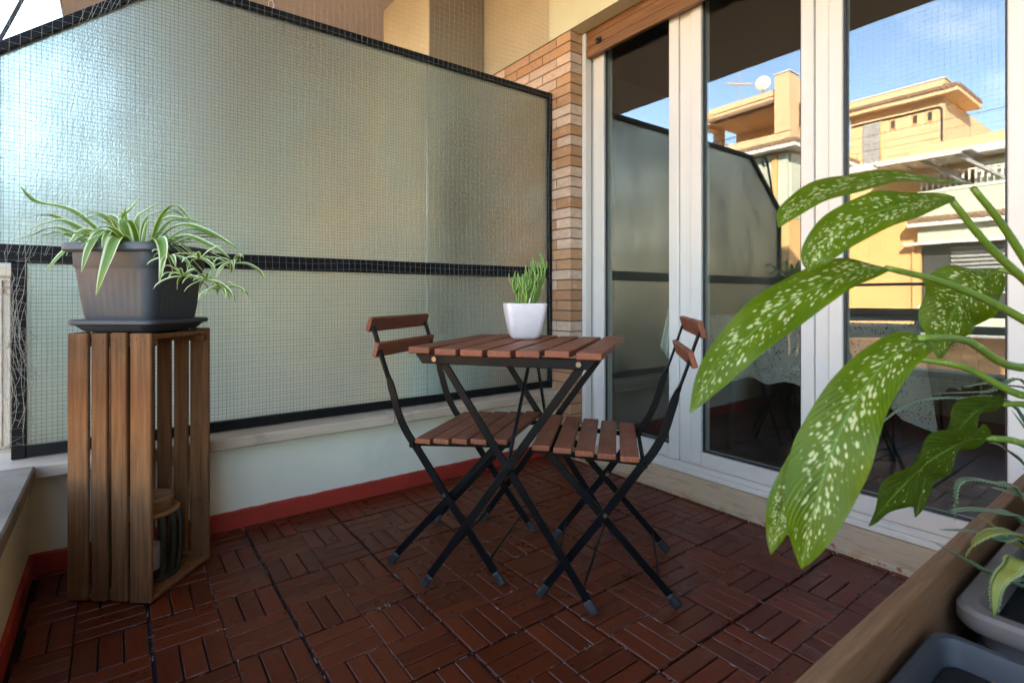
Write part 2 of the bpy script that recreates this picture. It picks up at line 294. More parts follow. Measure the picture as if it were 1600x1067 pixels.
M['petiole'] = pmat('petiole', (0.16, 0.26, 0.03), (0.10, 0.19, 0.022), 0.4, ns=12, stain=(0.30, 0.42, 0.12), stain_s=60, stain_stops=(0.6, 0.7))
def aloe_mat(name, c1, c2):
    m, nt, b, out = new_mat(name)
    col = ramp(nt, noise_tex(nt, coords(nt, (1, 1, 1), True), 18, 4), [(0.35, c1), (0.7, c2)])
    nt.links.new(col, b.inputs['Base Color']); b.inputs['Roughness'].default_value = 0.5; return m
M['aloe'] = aloe_mat('aloe_leaf', (0.045, 0.120, 0.072), (0.085, 0.17, 0.10))
M['aloe_warm'] = aloe_mat('aloe_leaf_yellowing', (0.14, 0.19, 0.04), (0.30, 0.25, 0.045))
M['aloe_tooth'] = aloe_mat('aloe_tooth', (0.22, 0.28, 0.11), (0.28, 0.32, 0.15))

# ------------------------------------------------------------------ mesh helpers
def tag(o, label=None, cat=None, group=None, kind=None):
    if label: o['label'] = label
    if cat: o['category'] = cat
    if group: o['group'] = group
    if kind: o['kind'] = kind
    return o
def empty(name, loc, rz=0.0, label=None, cat=None, group=None):
    o = bpy.data.objects.new(name, None); o.empty_display_size = 0.1; o.location = loc; o.rotation_euler = (0, 0, rz); C.objects.link(o)
    return tag(o, label, cat, group)
def link_mesh(name, me, parent=None, loc=None, rot=None):
    o = bpy.data.objects.new(name, me); C.objects.link(o)
    if parent is not None: o.parent = parent
    if loc is not None: o.location = loc
    if rot is not None: o.rotation_euler = rot
    return o
class MB:
    def __init__(s): s.v = []; s.f = []
    def add(s, vs, fs):
        n = len(s.v); s.v += [tuple(p) for p in vs]; s.f += [tuple(i + n for i in f) for f in fs]; return s
    def box(s, x0, x1, y0, y1, z0, z1):
        return s.add([(x0, y0, z0), (x1, y0, z0), (x1, y1, z0), (x0, y1, z0), (x0, y0, z1), (x1, y0, z1), (x1, y1, z1), (x0, y1, z1)],
                     [(0, 3, 2, 1), (4, 5, 6, 7), (0, 1, 5, 4), (1, 2, 6, 5), (2, 3, 7, 6), (3, 0, 4, 7)])
    def bar(s, a, b, w, h, up=(0, 0, 1)):
        """rectangular bar from a to b, w across, h along up"""
        a = Vector(a); b = Vector(b); t = (b - a).normalized(); u = Vector(up); sd = t.cross(u)
        if sd.length < 1e-4: sd = t.cross(Vector((1, 0, 0)))
        sd.normalize(); u = sd.cross(t).normalized()
        vs = [p + sd * (w / 2 * i) + u * (h / 2 * j) for p in (a, b) for i, j in ((-1, -1), (1, -1), (1, 1), (-1, 1))]
        return s.add(vs, [(0, 1, 2, 3), (7, 6, 5, 4), (0, 4, 5, 1), (1, 5, 6, 2), (2, 6, 7, 3), (3, 7, 4, 0)])
    def sweep(s, pts, w, h, side):
        """flat strip swept along pts: w along side, h across"""
        pts = [Vector(p) for p in pts]; sd = Vector(side).normalized(); n = len(pts); vs = []; fs = []
        for i, p in enumerate(pts):
            t = (pts[min(i + 1, n - 1)] - pts[max(i - 1, 0)]).normalized(); u = sd.cross(t).normalized()
            ww = w[i] if hasattr(w, '__len__') else w; hh = h[i] if hasattr(h, '__len__') else h
            vs += [p + sd * (ww / 2 * a) + u * (hh / 2 * b) for a, b in ((-1, -1), (1, -1), (1, 1), (-1, 1))]
        for i in range(n - 1):
            for k in range(4): fs.append((4 * i + k, 4 * i + (k + 1) % 4, 4 * i + 4 + (k + 1) % 4, 4 * i + 4 + k))
        fs += [(3, 2, 1, 0), tuple(4 * (n - 1) + k for k in range(4))]
        return s.add(vs, fs)
    def tube(s, pts, r, n=6, cap=True):
        pts = [Vector(p) for p in pts]; m = len(pts); vs = []; fs = []; ref = None
        for i, p in enumerate(pts):
            t = (pts[min(i + 1, m - 1)] - pts[max(i - 1, 0)])
            if t.length < 1e-9: t = Vector((0, 0, 1))
            t.normalize()
            if ref is None: ref = t.orthogonal().normalized()
            a = (ref - t * ref.dot(t))
            if a.length < 1e-6: a = t.orthogonal()
            a.normalize(); ref = a; b = t.cross(a); rr = r[i] if hasattr(r, '__len__') else r
            vs += [p + (a * math.cos(2 * math.pi * k / n) + b * math.sin(2 * math.pi * k / n)) * rr for k in range(n)]
        for i in range(m - 1):
            for k in range(n): fs.append((n * i + k, n * i + (k + 1) % n, n * (i + 1) + (k + 1) % n, n * (i + 1) + k))
        if cap: fs += [tuple(range(n - 1, -1, -1)), tuple(n * (m - 1) + k for k in range(n))]
        return s.add(vs, fs)
    def prism(s, poly, y0, y1):
        """polygon in (x, z) extruded along y"""
        n = len(poly); vs = [(p[0], y0, p[1]) for p in poly] + [(p[0], y1, p[1]) for p in poly]
        fs = [tuple(range(n)), tuple(range(2 * n - 1, n - 1, -1))] + [(i, i + n, (i + 1) % n + n, (i + 1) % n) for i in range(n)]
        return s.add(vs, fs)
    def rings(s, rings, cap0=True, cap1=True):
        n = len(rings[0]); vs = [p for r in rings for p in r]; fs = []
        for i in range(len(rings) - 1):
            for k in range(n): fs.append((n * i + k, n * i + (k + 1) % n, n * (i + 1) + (k + 1) % n, n * (i + 1) + k))
        if cap0: fs.append(tuple(range(n - 1, -1, -1)))
        if cap1: fs.append(tuple(n * (len(rings) - 1) + k for k in range(n)))
        return s.add(vs, fs)
    def mesh(s, name, mat, bevel=0.0, smooth=False, recalc=True, seg=1):
        me = bpy.data.meshes.new(name); me.from_pydata(s.v, [], s.f)
        if recalc or bevel:
            bm = bmesh.new(); bm.from_mesh(me)
            if recalc: bmesh.ops.recalc_face_normals(bm, faces=bm.faces)
            if bevel:
                ed = [e for e in bm.edges if len(e.link_faces) == 2 and e.calc_face_angle(0) > 0.6]
                bmesh.ops.bevel(bm, geom=ed, offset=bevel, segments=seg, affect='EDGES', profile=0.5, clamp_overlap=True)
            bm.to_mesh(me); bm.free()
        if smooth:
            me.polygons.foreach_set('use_smooth', [True] * len(me.polygons))
        me.materials.append(mat); me.update(); return me
    def build(s, name, mat, parent=None, bevel=0.0, smooth=False, loc=None, rot=None, recalc=True, seg=1):
        o = link_mesh(name, s.mesh(name, mat, bevel, smooth, recalc, seg), parent, loc, rot)
        if smooth == 'auto':
            for p in o.data.polygons: p.use_smooth = True
            try: o.data.set_sharp_from_angle(angle=R(35))
            except Exception: pass
        return o
def rrect(hx, hy, r, z, n=5, bow=0.0):
    """rounded rectangle ring centred on the origin; bow pushes the sides out"""
    pts = []
    for cx, cy, a0 in ((hx - r, hy - r, 0), (-hx + r, hy - r, 90), (-hx + r, -hy + r, 180), (hx - r, -hy + r, 270)):
        for k in range(n + 1):
            a = R(a0 + 90 * k / n); pts.append((cx + r * math.cos(a), cy + r * math.sin(a), z))
    return pts
def catmull(pts, n):
    P = [Vector(p) for p in pts]; P = [2 * P[0] - P[1]] + P + [2 * P[-1] - P[-2]]; out = []; m = len(P) - 3
    for i in range(n + 1):
        t = i / n * m; k = min(int(t), m - 1); t -= k; p0, p1, p2, p3 = P[k:k + 4]
        out.append(0.5 * (2 * p1 + (p2 - p0) * t + (2 * p0 - 5 * p1 + 4 * p2 - p3) * t * t + (3 * p1 - p0 - 3 * p2 + p3) * t ** 3))
    return out
def leaf_mesh(name, pts, width, normal, mat, nl=16, nw=6, fold=0.25, wave=0.0, curl=0.0, prof=None, wavef=3.0, ph=0.0, twist=0.0):
    """blade along pts; width = greatest half width; normal = hint(s) for the upper side"""
    P = catmull(pts, nl); vs = []; uvs = []; fs = []
    prof = prof or (lambda t: (math.sin(math.pi * min(1, t ** 0.75)) ** 0.8) if 0 < t < 1 else 0.02)
    for i, p in enumerate(P):
        t = i / nl; T = (P[min(i + 1, nl)] - P[max(i - 1, 0)]).normalized()
        N = Vector(normal[0]).lerp(Vector(normal[1]), t) if hasattr(normal[0], '__len__') else Vector(normal)
        S = T.cross(N).normalized(); N = S.cross(T).normalized()
        if twist:
            q = Matrix.Rotation(twist * t, 3, T); S = q @ S; N = q @ N
        w = max(width * prof(t), 0.0006)
        for j in range(nw + 1):
            v = -1 + 2 * j / nw
            off = S * (w * v) + N * (fold * w * (abs(v) ** 1.3) - curl * w * v * v + wave * w * abs(v) * math.sin(wavef * 2 * math.pi * t + ph + (1.7 if v > 0 else 0)))
            vs.append(p + off); uvs.append((t, (v + 1) / 2))
    for i in range(nl):
        for j in range(nw):
            a = i * (nw + 1) + j; fs.append((a, a + 1, a + nw + 2, a + nw + 1))
    me = bpy.data.meshes.new(name); me.from_pydata([tuple(v) for v in vs], [], fs)
    uvl = me.uv_layers.new(name='uv')
    for pl in me.polygons:
        pl.use_smooth = True
        for li in pl.loop_indices: uvl.data[li].uv = uvs[me.loops[li].vertex_index]
    me.materials.append(mat); return me

# ================================================================== THE SETTING
XB = 1.945       # brick face of our facade
XD = 2.09        # face of the door frames
YP = 2.24        # plane of the glass screen
YW = 2.185       # face of the low wall under it
XI = -0.212      # inner face of the street-side parapet
ZS = 0.35        # top of the copings
SOF = 2.90       # underside of the slab above
tag(MB().box(-400, 400, -400, 400, -10.3, -10).build('ground', M['street']), kind='structure')
tag(MB().box(-0.36, 2.6, -3.4, 9.5, -0.32, -0.024).build('balcony_slab', M['soffit']), kind='structure')
tag(MB().box(-0.30, 2.3, -3.4, 9.5, SOF, SOF + 0.28).build('ceiling_slab', M['soffit']), kind='structure')

# deck: blocks of three slats in basket weave on a black grid
deck = tag(MB().box(XI + 0.004, XB - 0.004, -3.2, YW - 0.012, -0.022, -0.0125).build('deck_floor', M['deck_grid']), kind='structure')
PIT = 0.1535; X0 = 0.377; Y0 = 1.378
SL, SWD, SH = PIT - 0.004, PIT / 3 - 0.005, 0.012
def worn(me):
    me.materials.append(M['deck_edge'])
    for p in me.polygons:
        if 0.2 < p.normal.z < 0.95: p.material_index = 1
    return me
slat_me = worn(MB().box(-SL / 2, SL / 2, -SWD / 2, SWD / 2, -SH, 0).mesh('slat', M['deck'], 0.0018))
cells = []
rng = random.Random(3)
for i in range(-5, 12):
    for j in range(-9, 7):
        bx, by = X0 + i * PIT, Y0 + j * PIT
        along_y = (i + j) % 2 == 0
        # each pair of blocks belongs to a tile with a wider seam round it
        ox = 0.0016 if (i % 2) else -0.0016; oy = 0.0016 if (j % 2) else -0.0016
        for k in range(3):
            o = (k - 1) * (PIT / 3 - 0.0012)
            cx, cy = bx + PIT / 2, by + PIT / 2
            if along_y: cx += o
            else: cy += o
            hx, hy = ((SWD, SL) if along_y else (SL, SWD))
            x0, x1, y0, y1 = cx - hx / 2, cx + hx / 2, cy - hy / 2, cy + hy / 2
            x0c, x1c, y0c, y1c = max(x0, XI + 0.02), min(x1, XB - 0.006), max(y0, -0.2), min(y1, YW - 0.016)
            if x1c - x0c < 0.012 or y1c - y0c < 0.012: continue
            cells.append((cx - ox, cy - oy, along_y, (x0c - ox, x1c - ox, y0c - oy, y1c - oy), x0c != x0 or x1c != x1 or y0c != y0 or y1c != y1))
def floor_size(c):
    d = Vector((c[0], c[1], 0)); dep = d.dot(FW)
    if dep < 0.9 or c[1] < 0.26: return -1
    px = 800 + F_PX * d.dot(RT) / dep; py = HOR + F_PX * CAM_H / dep
    if not (-40 < px < 1640 and py < 1090): return -0.5 + 0.001 * dep
    return 1 / dep
cells.sort(key=floor_size, reverse=True)
rest = MB()
for n, c in enumerate(cells):
    if n < 300:
        if c[4]:
            x0, x1, y0, y1 = c[3]; lx, ly = (y1 - y0, x1 - x0) if c[2] else (x1 - x0, y1 - y0)
            me = worn(MB().box(-lx / 2, lx / 2, -ly / 2, ly / 2, -SH, 0).mesh('slat', M['deck'], 0.0018)); cx, cy = (x0 + x1) / 2, (y0 + y1) / 2
        else: me = slat_me; cx, cy = c[0], c[1]
        o = link_mesh('slat', me, deck, (cx, cy, rng.uniform(-0.0008, 0.0)), (rng.uniform(-0.006, 0.006), rng.uniform(-0.003, 0.003), (R(90) if c[2] else 0) + rng.uniform(-0.006, 0.006)))
    else:
        x0, x1, y0, y1 = c[3]; rest.box(x0, x1, y0, y1, -SH, -0.0003)
tag(rest.build('slat_remainder', M['deck'], deck, 0.0), kind='stuff')
# grit caught in the joints of the deck
gr = MB(); rng = random.Random(11)
for _ in range(1900):
    i = rng.randint(-3, 10); a = rng.uniform(0.3, 2.15)
    if rng.random() < 0.5: x, y = X0 + i * PIT + rng.uniform(-0.002, 0.002), a
    else: x, y = a - 0.3, Y0 + rng.randint(-6, 5) * PIT + rng.uniform(-0.002, 0.002)
    l = rng.uniform(0.001, 0.012) if rng.random() < 0.25 else rng.uniform(0.0008, 0.002)
    w = rng.uniform(0.0006, 0.0014)
    if not (0 < x < XB - 0.03 and y < YW - 0.03): continue
    th = rng.choice((0, R(90))) if l > 0.004 else rng.uniform(0, 3)
    cxx, sxx = math.cos(th), math.sin(th)
    z = rng.uniform(-0.003, 0.0006)
    gr.add([(x + cxx * l - sxx * w, y + sxx * l + cxx * w, z), (x - cxx * l - sxx * w, y - sxx * l + cxx * w, z), (x - cxx * l + sxx * w, y - sxx * l - cxx * w, z + .0004), (x + cxx * l + sxx * w, y + sxx * l - cxx * w, z + .0006), (x, y, z + w)], [(0, 1, 4), (1, 2, 4), (2, 3, 4), (3, 0, 4)])
tag(gr.build('joint_grit', M['grit'], deck), kind='stuff')

# low wall under the glass screen
lw = empty('screen_wall', (0, 0, 0), 0, 'low pale mint wall with red skirting and marble coping under the glass screen', 'wall')
MB().box(-0.36, XB, YW, YW + 0.13, -0.02, ZS - 0.042).build('wall_body', M['mint'], lw)
def skirting(pts_n, f):
    vs = []; fs = []
    for i in range(pts_n + 1):
        t = i / pts_n; w_ = 0.0022 * noise.noise(Vector((t * 40, 0.3, 0))) + 0.0012 * noise.noise(Vector((t * 130, 4.3, 0))); b_ = 0.0012 * noise.noise(Vector((t * 30, 8.8, 0)))
        vs += [f(t, 0.012, -0.011), f(t, b_, -0.011), f(t, b_ * .5, 0.058 + w_), f(t, 0.003, 0.062 + w_), f(t, 0.012, 0.062 + w_)]
    for i in range(pts_n):
        for q in range(4): a_ = 5 * i + q; fs.append((a_, a_ + 5, a_ + 6, a_ + 1))
    return MB().add(vs, fs)
skirting(220, lambda t, d, z: (XI + t * (XB - 0.004 - XI), YW - 0.010 + d, z)).build('skirting', M['red'], lw)
for a, b_ in ((-0.365, 0.13), (0.134, 0.958), (0.962, XB - 0.003)):
    MB().box(a, b_, YW - 0.075, YW + 0.16, ZS - 0.042, ZS).build('coping_slab', M['marble'], lw, 0.005)
# street-side parapet
pw = empty('street_parapet', (0, 0, 0), 0, 'low mint parapet with broad weathered stone ledge at the street edge', 'wall')
MB().box(-0.355, XI, -3.3, YW - 0.002, -0.02, ZS - 0.044).build('wall_body', M['mint'], pw)
MB().box(XI - 0.002, XI + 0.010, -3.3, YW - 0.012, -0.011, 0.062).build('skirting', M['red'], pw, 0.003)
for a, b_ in ((1.05, YW - 0.079), (-0.2, 1.046), (-3.3, -0.204)):
    MB().box(-0.385, XI + 0.022, a, b_, ZS - 0.042, ZS + 0.002).build('ledge_slab', M['ledge'], pw, 0.005)
# unseen end wall behind the camera, added only for the light
tag(MB().box(-0.36, XB, -3.36, -3.24, -0.02, SOF).build('unseen_end_wall', M['mint']), 'added full-height mint wall behind the camera, unseen, there for the light', 'wall')

# ------------------------------------------------------------------ facade: bricks, lintel, room
fac = empty('brick_pier', (XB, 2.074, 0), 0, 'narrow pier of thin orange and pale bricks between glass screen and door', 'wall')
def local(parent, mb): return MB().add([Vector(v) - parent.location for v in mb.v], mb.f)
local(fac, MB().box(XB + 0.006, 2.30, 2.080, 3.0, -0.02, 2.279)).build('mortar_core', M['mortar'], fac)
CH_ = 2.28 / 41; rng = random.Random(5); brick_cache = {}; PALE = {12, 17, 20, 21, 25, 26, 30, 31, 32, 36, 37, 38}
for k in range(41):
    z = (k + 0.5) * CH_; y = 2.074; first = True; ln = 0.235 if k % 2 else 0.115
    while y < 2.93:
        L = min(ln, 2.95 - y); key = (round(L, 3), first)
        if key not in brick_cache:
            d = 0.088 if first else 0.05
            brick_cache[key] = MB().box(0, d, 0, L - 0.0055, -CH_ / 2 + 0.0028, CH_ / 2 - 0.0028).mesh('brick', M['brick'], 0.0022)
        bo = link_mesh('brick', brick_cache[key], fac, (rng.uniform(-0.0012, 0.0012), y - 2.074, z), (0, 0, 0))
        pale = rng.random() < (0.62 if k in PALE else 0.16); v_ = rng.uniform(0.88, 1.1)
        bo.color = tuple(c * v_ for c in ((0.66, 0.47, 0.345) if pale else rng.choice(((0.47, 0.245, 0.12), (0.54, 0.30, 0.155), (0.43, 0.215, 0.11), (0.50, 0.285, 0.165))))) + (1,)
        y += L; first = False; ln = 0.24
lin = empty('lintel_wall', (XB, 0, 2.28), 0, 'cream plastered wall band above the brick pier and roller shutter', 'wall')
local(lin, MB().box(XB - 0.004, 2.032, -3.3, YP, 2.281, SOF - 0.001)).build('plaster_face', M['cream'], lin)
local(lin, MB().box(2.033, 2.45, -3.3, YP, 2.44, SOF - 0.001)).build('shutter_housing', M['reveal'], lin)
nb = empty('neighbour_facade', (XB, YP, 0), 0, 'tan plastered wall above the bricks beyond the glass screen', 'wall')
local(nb, MB().box(XB - 0.002, 2.45, YP + 0.001, 3.02, 2.2815, SOF - 0.001)).build('plaster_face', M['tan'], nb)
local(nb, MB().box(XB + 0.03, 2.45, 3.58, 9.4, -0.02, SOF - 0.001)).build('plaster_wall', M['tan'], nb)
local(nb, MB().box(XB + 0.018, XB + 0.032, 4.3, 5.6, 0.02, 2.2)).build('shutter_panel', M['shutter_wood'], nb)
pil = empty('neighbour_pillar', (1.74, 3.24, 0), 0, 'square tan plaster pillar, shade coloured onto one face, seen above the glass screen', 'pillar')
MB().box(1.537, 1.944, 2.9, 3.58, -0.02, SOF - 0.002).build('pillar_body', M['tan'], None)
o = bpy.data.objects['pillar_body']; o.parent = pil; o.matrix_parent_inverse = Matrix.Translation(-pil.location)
o = MB().box(1.540, 1.940, 2.894, 2.902, -0.018, SOF - 0.004).build('shaded_face', M['tan_shaded'], pil); o.matrix_parent_inverse = Matrix.Translation(-pil.location)  # thin facing with the pillar's shaded side put into its colour
tag(MB().box(-0.30, 1.96, 9.3, 9.5, -0.02, SOF).build('far_wall', M['veranda']), 'grey-green wall at the far end of the neighbouring balcony', 'wall')
tag(MB().box(-0.36, -0.24, 2.40, 9.3, -0.02, 0.33).build('neighbour_parapet', M['tan']), 'low tan parapet of the neighbouring balcony behind the glass', 'wall')
# our own building body: closes the room and keeps the sun off the balcony
own = empty('own_building', (6, 0, 0), 0, 'body of the apartment house behind the glass doors', 'building')
def part(parent, name, m, mb, bevel=0.0, smooth=False):
    return local(parent, mb).build(name, m, parent, bevel, smooth)
part(own, 'room_floor', M['room_floor'], MB().box(2.22, 6.4, -3.4, 3.4, -0.1, 0.045))
part(own, 'room_ceiling', M['room'], MB().box(2.46, 6.4, -3.4, 3.4, 2.7, 2.89))
part(own, 'room_back_wall', M['room'], MB().box(6.4, 6.6, -3.5, 3.5, -0.1, 2.9))
part(own, 'room_side_wall', M['room'], MB().box(2.32, 6.4, 3.05, 3.3, -0.1, 2.9))
part(own, 'room_side_wall', M['room'], MB().box(2.32, 6.4, -3.5, -3.3, -0.1, 2.9))
part(own, 'upper_floors', M['tan'], MB().box(2.31, 13, -12, 16, SOF + 0.29, 16.0))
part(own, 'lower_floors', M['tan'], MB().box(2.31, 13, -9, 14, -10, -0.33))
part(own, 'side_block', M['tan'], MB().box(2.46, 13, 3.31, 14, -0.32, SOF + 0.28))
part(own, 'side_block', M['tan'], MB().box(2.0, 13, -9, -3.51, -0.32, SOF + 0.28))
part(own, 'rear_block', M['tan'], MB().box(6.61, 13, -3.5, 3.3, -0.32, SOF + 0.28))
part(own, 'upper_slab_front', M['cream'], MB().box(-0.31, -0.302, -3.4, 9.5, SOF - 0.002, SOF + 0.9))

# ------------------------------------------------------------------ glass doors
dr = empty('glass_door_set', (XD, 0.9, 0.05), 0, 'white framed glass doors reflecting sky and the sunlit ochre house', 'door')
def dpart(name, m, mb, bevel=0.002): return local(dr, mb).build(name, m, dr, bevel)
ZB, ZT = 0.052, 2.43
dpart('outer_frame', M['pvc'], MB().box(XD, 2.17, 2.035, 2.073, ZB, ZT))
dpart('outer_frame', M['pvc'], MB().box(XD, 2.17, -1.3, 2.034, ZB, ZB + 0.045))
dpart('outer_frame', M['pvc'], MB().box(XD, 2.17, -1.3, 2.034, 2.36, ZT))
dpart('sill_nosing', M['pvc'], MB().box(XD - 0.022, XD - 0.001, -1.3, 2.06, ZB, ZB + 0.022), 0.003)
for c, w in ((1.4605, 0.062), (0.876, 0.048), (0.285, 0.05)):
    dpart('mullion', M['pvc'], MB().box(XD + 0.0005, 2.169, c - w / 2, c + w / 2, ZB + 0.046, 2.359))
sashes = ((1.961, 1.546, 2.034, 1.4925), (1.375, 0.948, 1.4285, 0.901), (0.804, 0.367, 0.851, 0.311), (0.20, -1.1, 0.259, -1.25))
PZ0, PZ1 = 0.163, 2.30
for (g1, g0, s1, s0) in sashes:
    sf = empty('sash', (0, 0, 0)); sf.parent = dr
    zz0, zz1 = ZB + 0.048, 2.357
    def sp(name, m, mb, bevel=0.002):
        o = local(dr, mb).build(name, m, sf, bevel); return o
    e = 0.0008
    sp('stile', M['pvc'], MB().box(XD - 0.010, 2.15, g1, s1 - e, zz0, zz1), 0.003)
    sp('stile', M['pvc'], MB().box(XD - 0.010, 2.15, s0 + e, g0, zz0, zz1), 0.003)
    sp('bottom_rail', M['pvc'], MB().box(XD - 0.0102, 2.15, g0 + 0.0005, g1 - 0.0005, zz0, PZ0), 0.003)
    sp('top_rail', M['pvc'], MB().box(XD - 0.0102, 2.15, g0 + 0.0005, g1 - 0.0005, PZ1, zz1), 0.003)
    for (a0, a1, b0, b1) in ((g1 - 0.007, g1 - 0.0005, PZ0, PZ1), (g0 + 0.0005, g0 + 0.007, PZ0, PZ1), (g0 + 0.0075, g1 - 0.0075, PZ0 + 0.0005, PZ0 + 0.008), (g0 + 0.0075, g1 - 0.0075, PZ1 - 0.008, PZ1 - 0.0005)):
        sp('gasket', M['gasket'], MB().box(XD + 0.004, XD + 0.014, a0, a1, b0, b1), 0)
    sp('glass_pane', M['pane'], MB().box(XD + 0.016, XD + 0.022, g0 - 0.004, g1 + 0.004, PZ0 - 0.004, PZ1 + 0.004), 0)
# shutter guide with its ochre brush seal
dpart('shutter_guide', M['pvc'], MB().box(2.030, 2.078, 2.046, 2.0735, 0.052, 2.279), 0.003)
dpart('shutter_guide', M['pvc'], MB().box(2.030, 2.078, -1.36, -1.33, 0.052, 2.279), 0.003)
dpart('brush_seal', M['ochre_seal'], MB().box(2.0790, 2.0893, 2.058, 2.0735, 0.053, 2.279), 0)
th = empty('door_threshold', (XB - 0.012, 0.4, 0), 0, 'worn beige stone threshold slab with red paint flecks and rust stains', 'threshold')
MB().prism([(0, -0.011), (0, 0.018), (0.130, 0.0505), (0.26, 0.0505), (0.26, -0.011)], -1.75, 1.672).build('stone_slab', M['threshold'], th, 0.003, seg=2)
sh = empty('roller_shutter', (2.045, 0.35, 2.14), 0, 'rolled-up brown wooden roller shutter above the glass doors', 'shutter')
for z0, z1, dx in ((0.0, 0.050, 0.0), (0.052, 0.102, 0.002), (0.104, 0.154, 0.004), (0.156, 0.30, 0.006)):
    MB().box(-0.012 + dx, 0.012 + dx, -1.68, 1.692, z0, z1).build('shutter_slat', M['shutter_wood'], sh, 0.004, seg=2)
hk = MB().tube([(-0.012, 1.60, 0.060), (-0.035, 1.595, 0.058), (-0.046, 1.585, 0.046), (-0.040, 1.575, 0.034)], 0.006, 6).box(-0.02, -0.011, 1.585, 1.615, 0.045, 0.075)
hk.build('stop_hook', M['rail_metal'], sh, 0.0)

# ------------------------------------------------------------------ wired glass screen
gs = empty('glass_screen', (0.8, YP, ZS), 0, 'tall wired obscure glass privacy screen in a black steel frame', 'screen')
def gpart(name, m, mb, bevel=0.002, smooth=False): return local(gs, mb).build(name, m, gs, bevel, smooth)
d0, d1 = YP - 0.020, YP + 0.020
XL, CHX, CHZ, TOPZ = -0.315, 0.150, 1.602, 1.985
gpart('bottom_rail', M['frame_metal'], MB().box(-0.222, 1.921, d0, d1, ZS + 0.004, ZS + 0.038))
gpart('post', M['frame_metal'], MB().box(-0.257, -0.2225, d0, d1, ZS + 0.001, 0.957))
gpart('middle_rail', M['frame_metal'], MB().box(XL, 1.921, d0, d1, 0.958, 1.014))
gpart('post', M['frame_metal'], MB().box(1.922, 1.943, d0 - 0.002, d1, ZS + 0.001, TOPZ))
gpart('post', M['frame_metal'], MB().box(XL, XL + 0.030, d0, d1, 1.0145, CHZ))
gpart('top_rail', M['frame_metal'], MB().box(CHX, 1.921, d0, d1, TOPZ - 0.030, TOPZ))
s_ = Vector((CHX - XL, 0, TOPZ - CHZ)).normalized(); nrm = Vector((-s_.z, 0, s_.x)) * 0.030
a = Vector((XL, 0, CHZ)); b_ = Vector((CHX, 0, TOPZ))
gpart('sloping_rail', M['frame_metal'], MB().prism([(a.x, a.z + .001), (b_.x - .0005, b_.z), (b_.x - .0005, b_.z - 0.038), (a.x + 0.0302, a.z - 0.0105)], d0 + .0005, d1 - .0005))
gy0, gy1 = YP - 0.003, YP + 0.004
JX = 1.178
gpart('glass_pane', M['wired'], MB().prism([(XL + 0.025, 1.010), (JX - 0.0015, 1.010), (JX - 0.0015, TOPZ - 0.025), (CHX + 0.005, TOPZ - 0.025), (XL + 0.025, CHZ - 0.012)], gy0, gy1), 0)
gpart('glass_pane', M['wired'], MB().box(JX + 0.0015, 1.924, gy0, gy1, 1.010, TOPZ - 0.025), 0)
gpart('glass_pane', M['wired'], MB().box(-0.226, JX - 0.0015, gy0, gy1, ZS + 0.034, 0.962), 0)
gpart('glass_pane', M['wired'], MB().box(JX + 0.0015, 1.924, gy0, gy1, ZS + 0.034, 0.962), 0)
gpart('joint_strip', M['string'], MB().box(JX - 0.0013, JX + 0.0013, gy0 - 0.0015, gy1, ZS + 0.04, TOPZ - 0.03), 0)
wm = MB(); wp = 0.0127; wr = 0.00033; yv = gy0 - 0.0008
n = int((1.92 - XL) / wp)
rng = random.Random(2)
for i in range(1, n):
    x = XL + 0.026 + i * wp
    if x > 1.92: break
    top = TOPZ - 0.03 if x > CHX else CHZ + (x - XL) * (TOPZ - CHZ) / (CHX - XL) - 0.036
    for zA, zB in ((0.389, 0.956), (1.016, top)):
        if zA < 1 and x < -0.215: continue
        j = rng.uniform(-0.0006, 0.0006); wm.box(x + j - wr, x + j + wr, yv - wr, yv + wr, zA, zB)
for k in range(1, 130):
    z = 0.389 + k * wp
    if z > TOPZ - 0.035: break
    if 0.955 < z < 1.017: continue
    xa = -0.215 if z < 1 else (XL + 0.03 if z < CHZ - 0.02 else XL + 0.05 + (z - CHZ) * (CHX - XL) / (TOPZ - CHZ))
    wm.box(xa, 1.92, yv - wr - 0.0004, yv + wr - 0.0004, z - wr, z + wr)
tag(gpart('wire_mesh', M['wire'], wm, 0), kind='stuff')
# wrought scroll at the sloping end, with its leaning stay
def scroll(parent):
    pts = []
    c = Vector((XL - 0.035, 0, 1.70))
    for i in range(13):
        a = R(-120 + i * 25); r = 0.012 + 0.0022 * i
        pts.append((c.x + r * math.cos(a), YP + 0.03, c.z + r * math.sin(a)))
    return pts
stay = catmull([(q_[0], YP + 0.03, q_[1]) for q_ in ((-0.352, 1.02), (-0.350, 1.35), (-0.332, 1.54), (-0.290, 1.645), (-0.248, 1.76), (-0.207, 1.88), (-0.170, 1.985), (-0.130, 2.03), (-0.098, 1.995), (-0.112, 1.945), (-0.138, 1.955))], 26)
gpart('scroll_stay', M['rail_metal'], MB().sweep(stay, 0.016, 0.007, (0, 1, 0)), 0)
ring = [(0.492 + 0.010 * math.cos(R(a)), YP, 2.004 + 0.016 * math.sin(R(a))) for a in range(-80, 270, 25)]
gpart('hook_ring', M['rust'], MB().tube(ring, 0.0022, 5), 0, True)

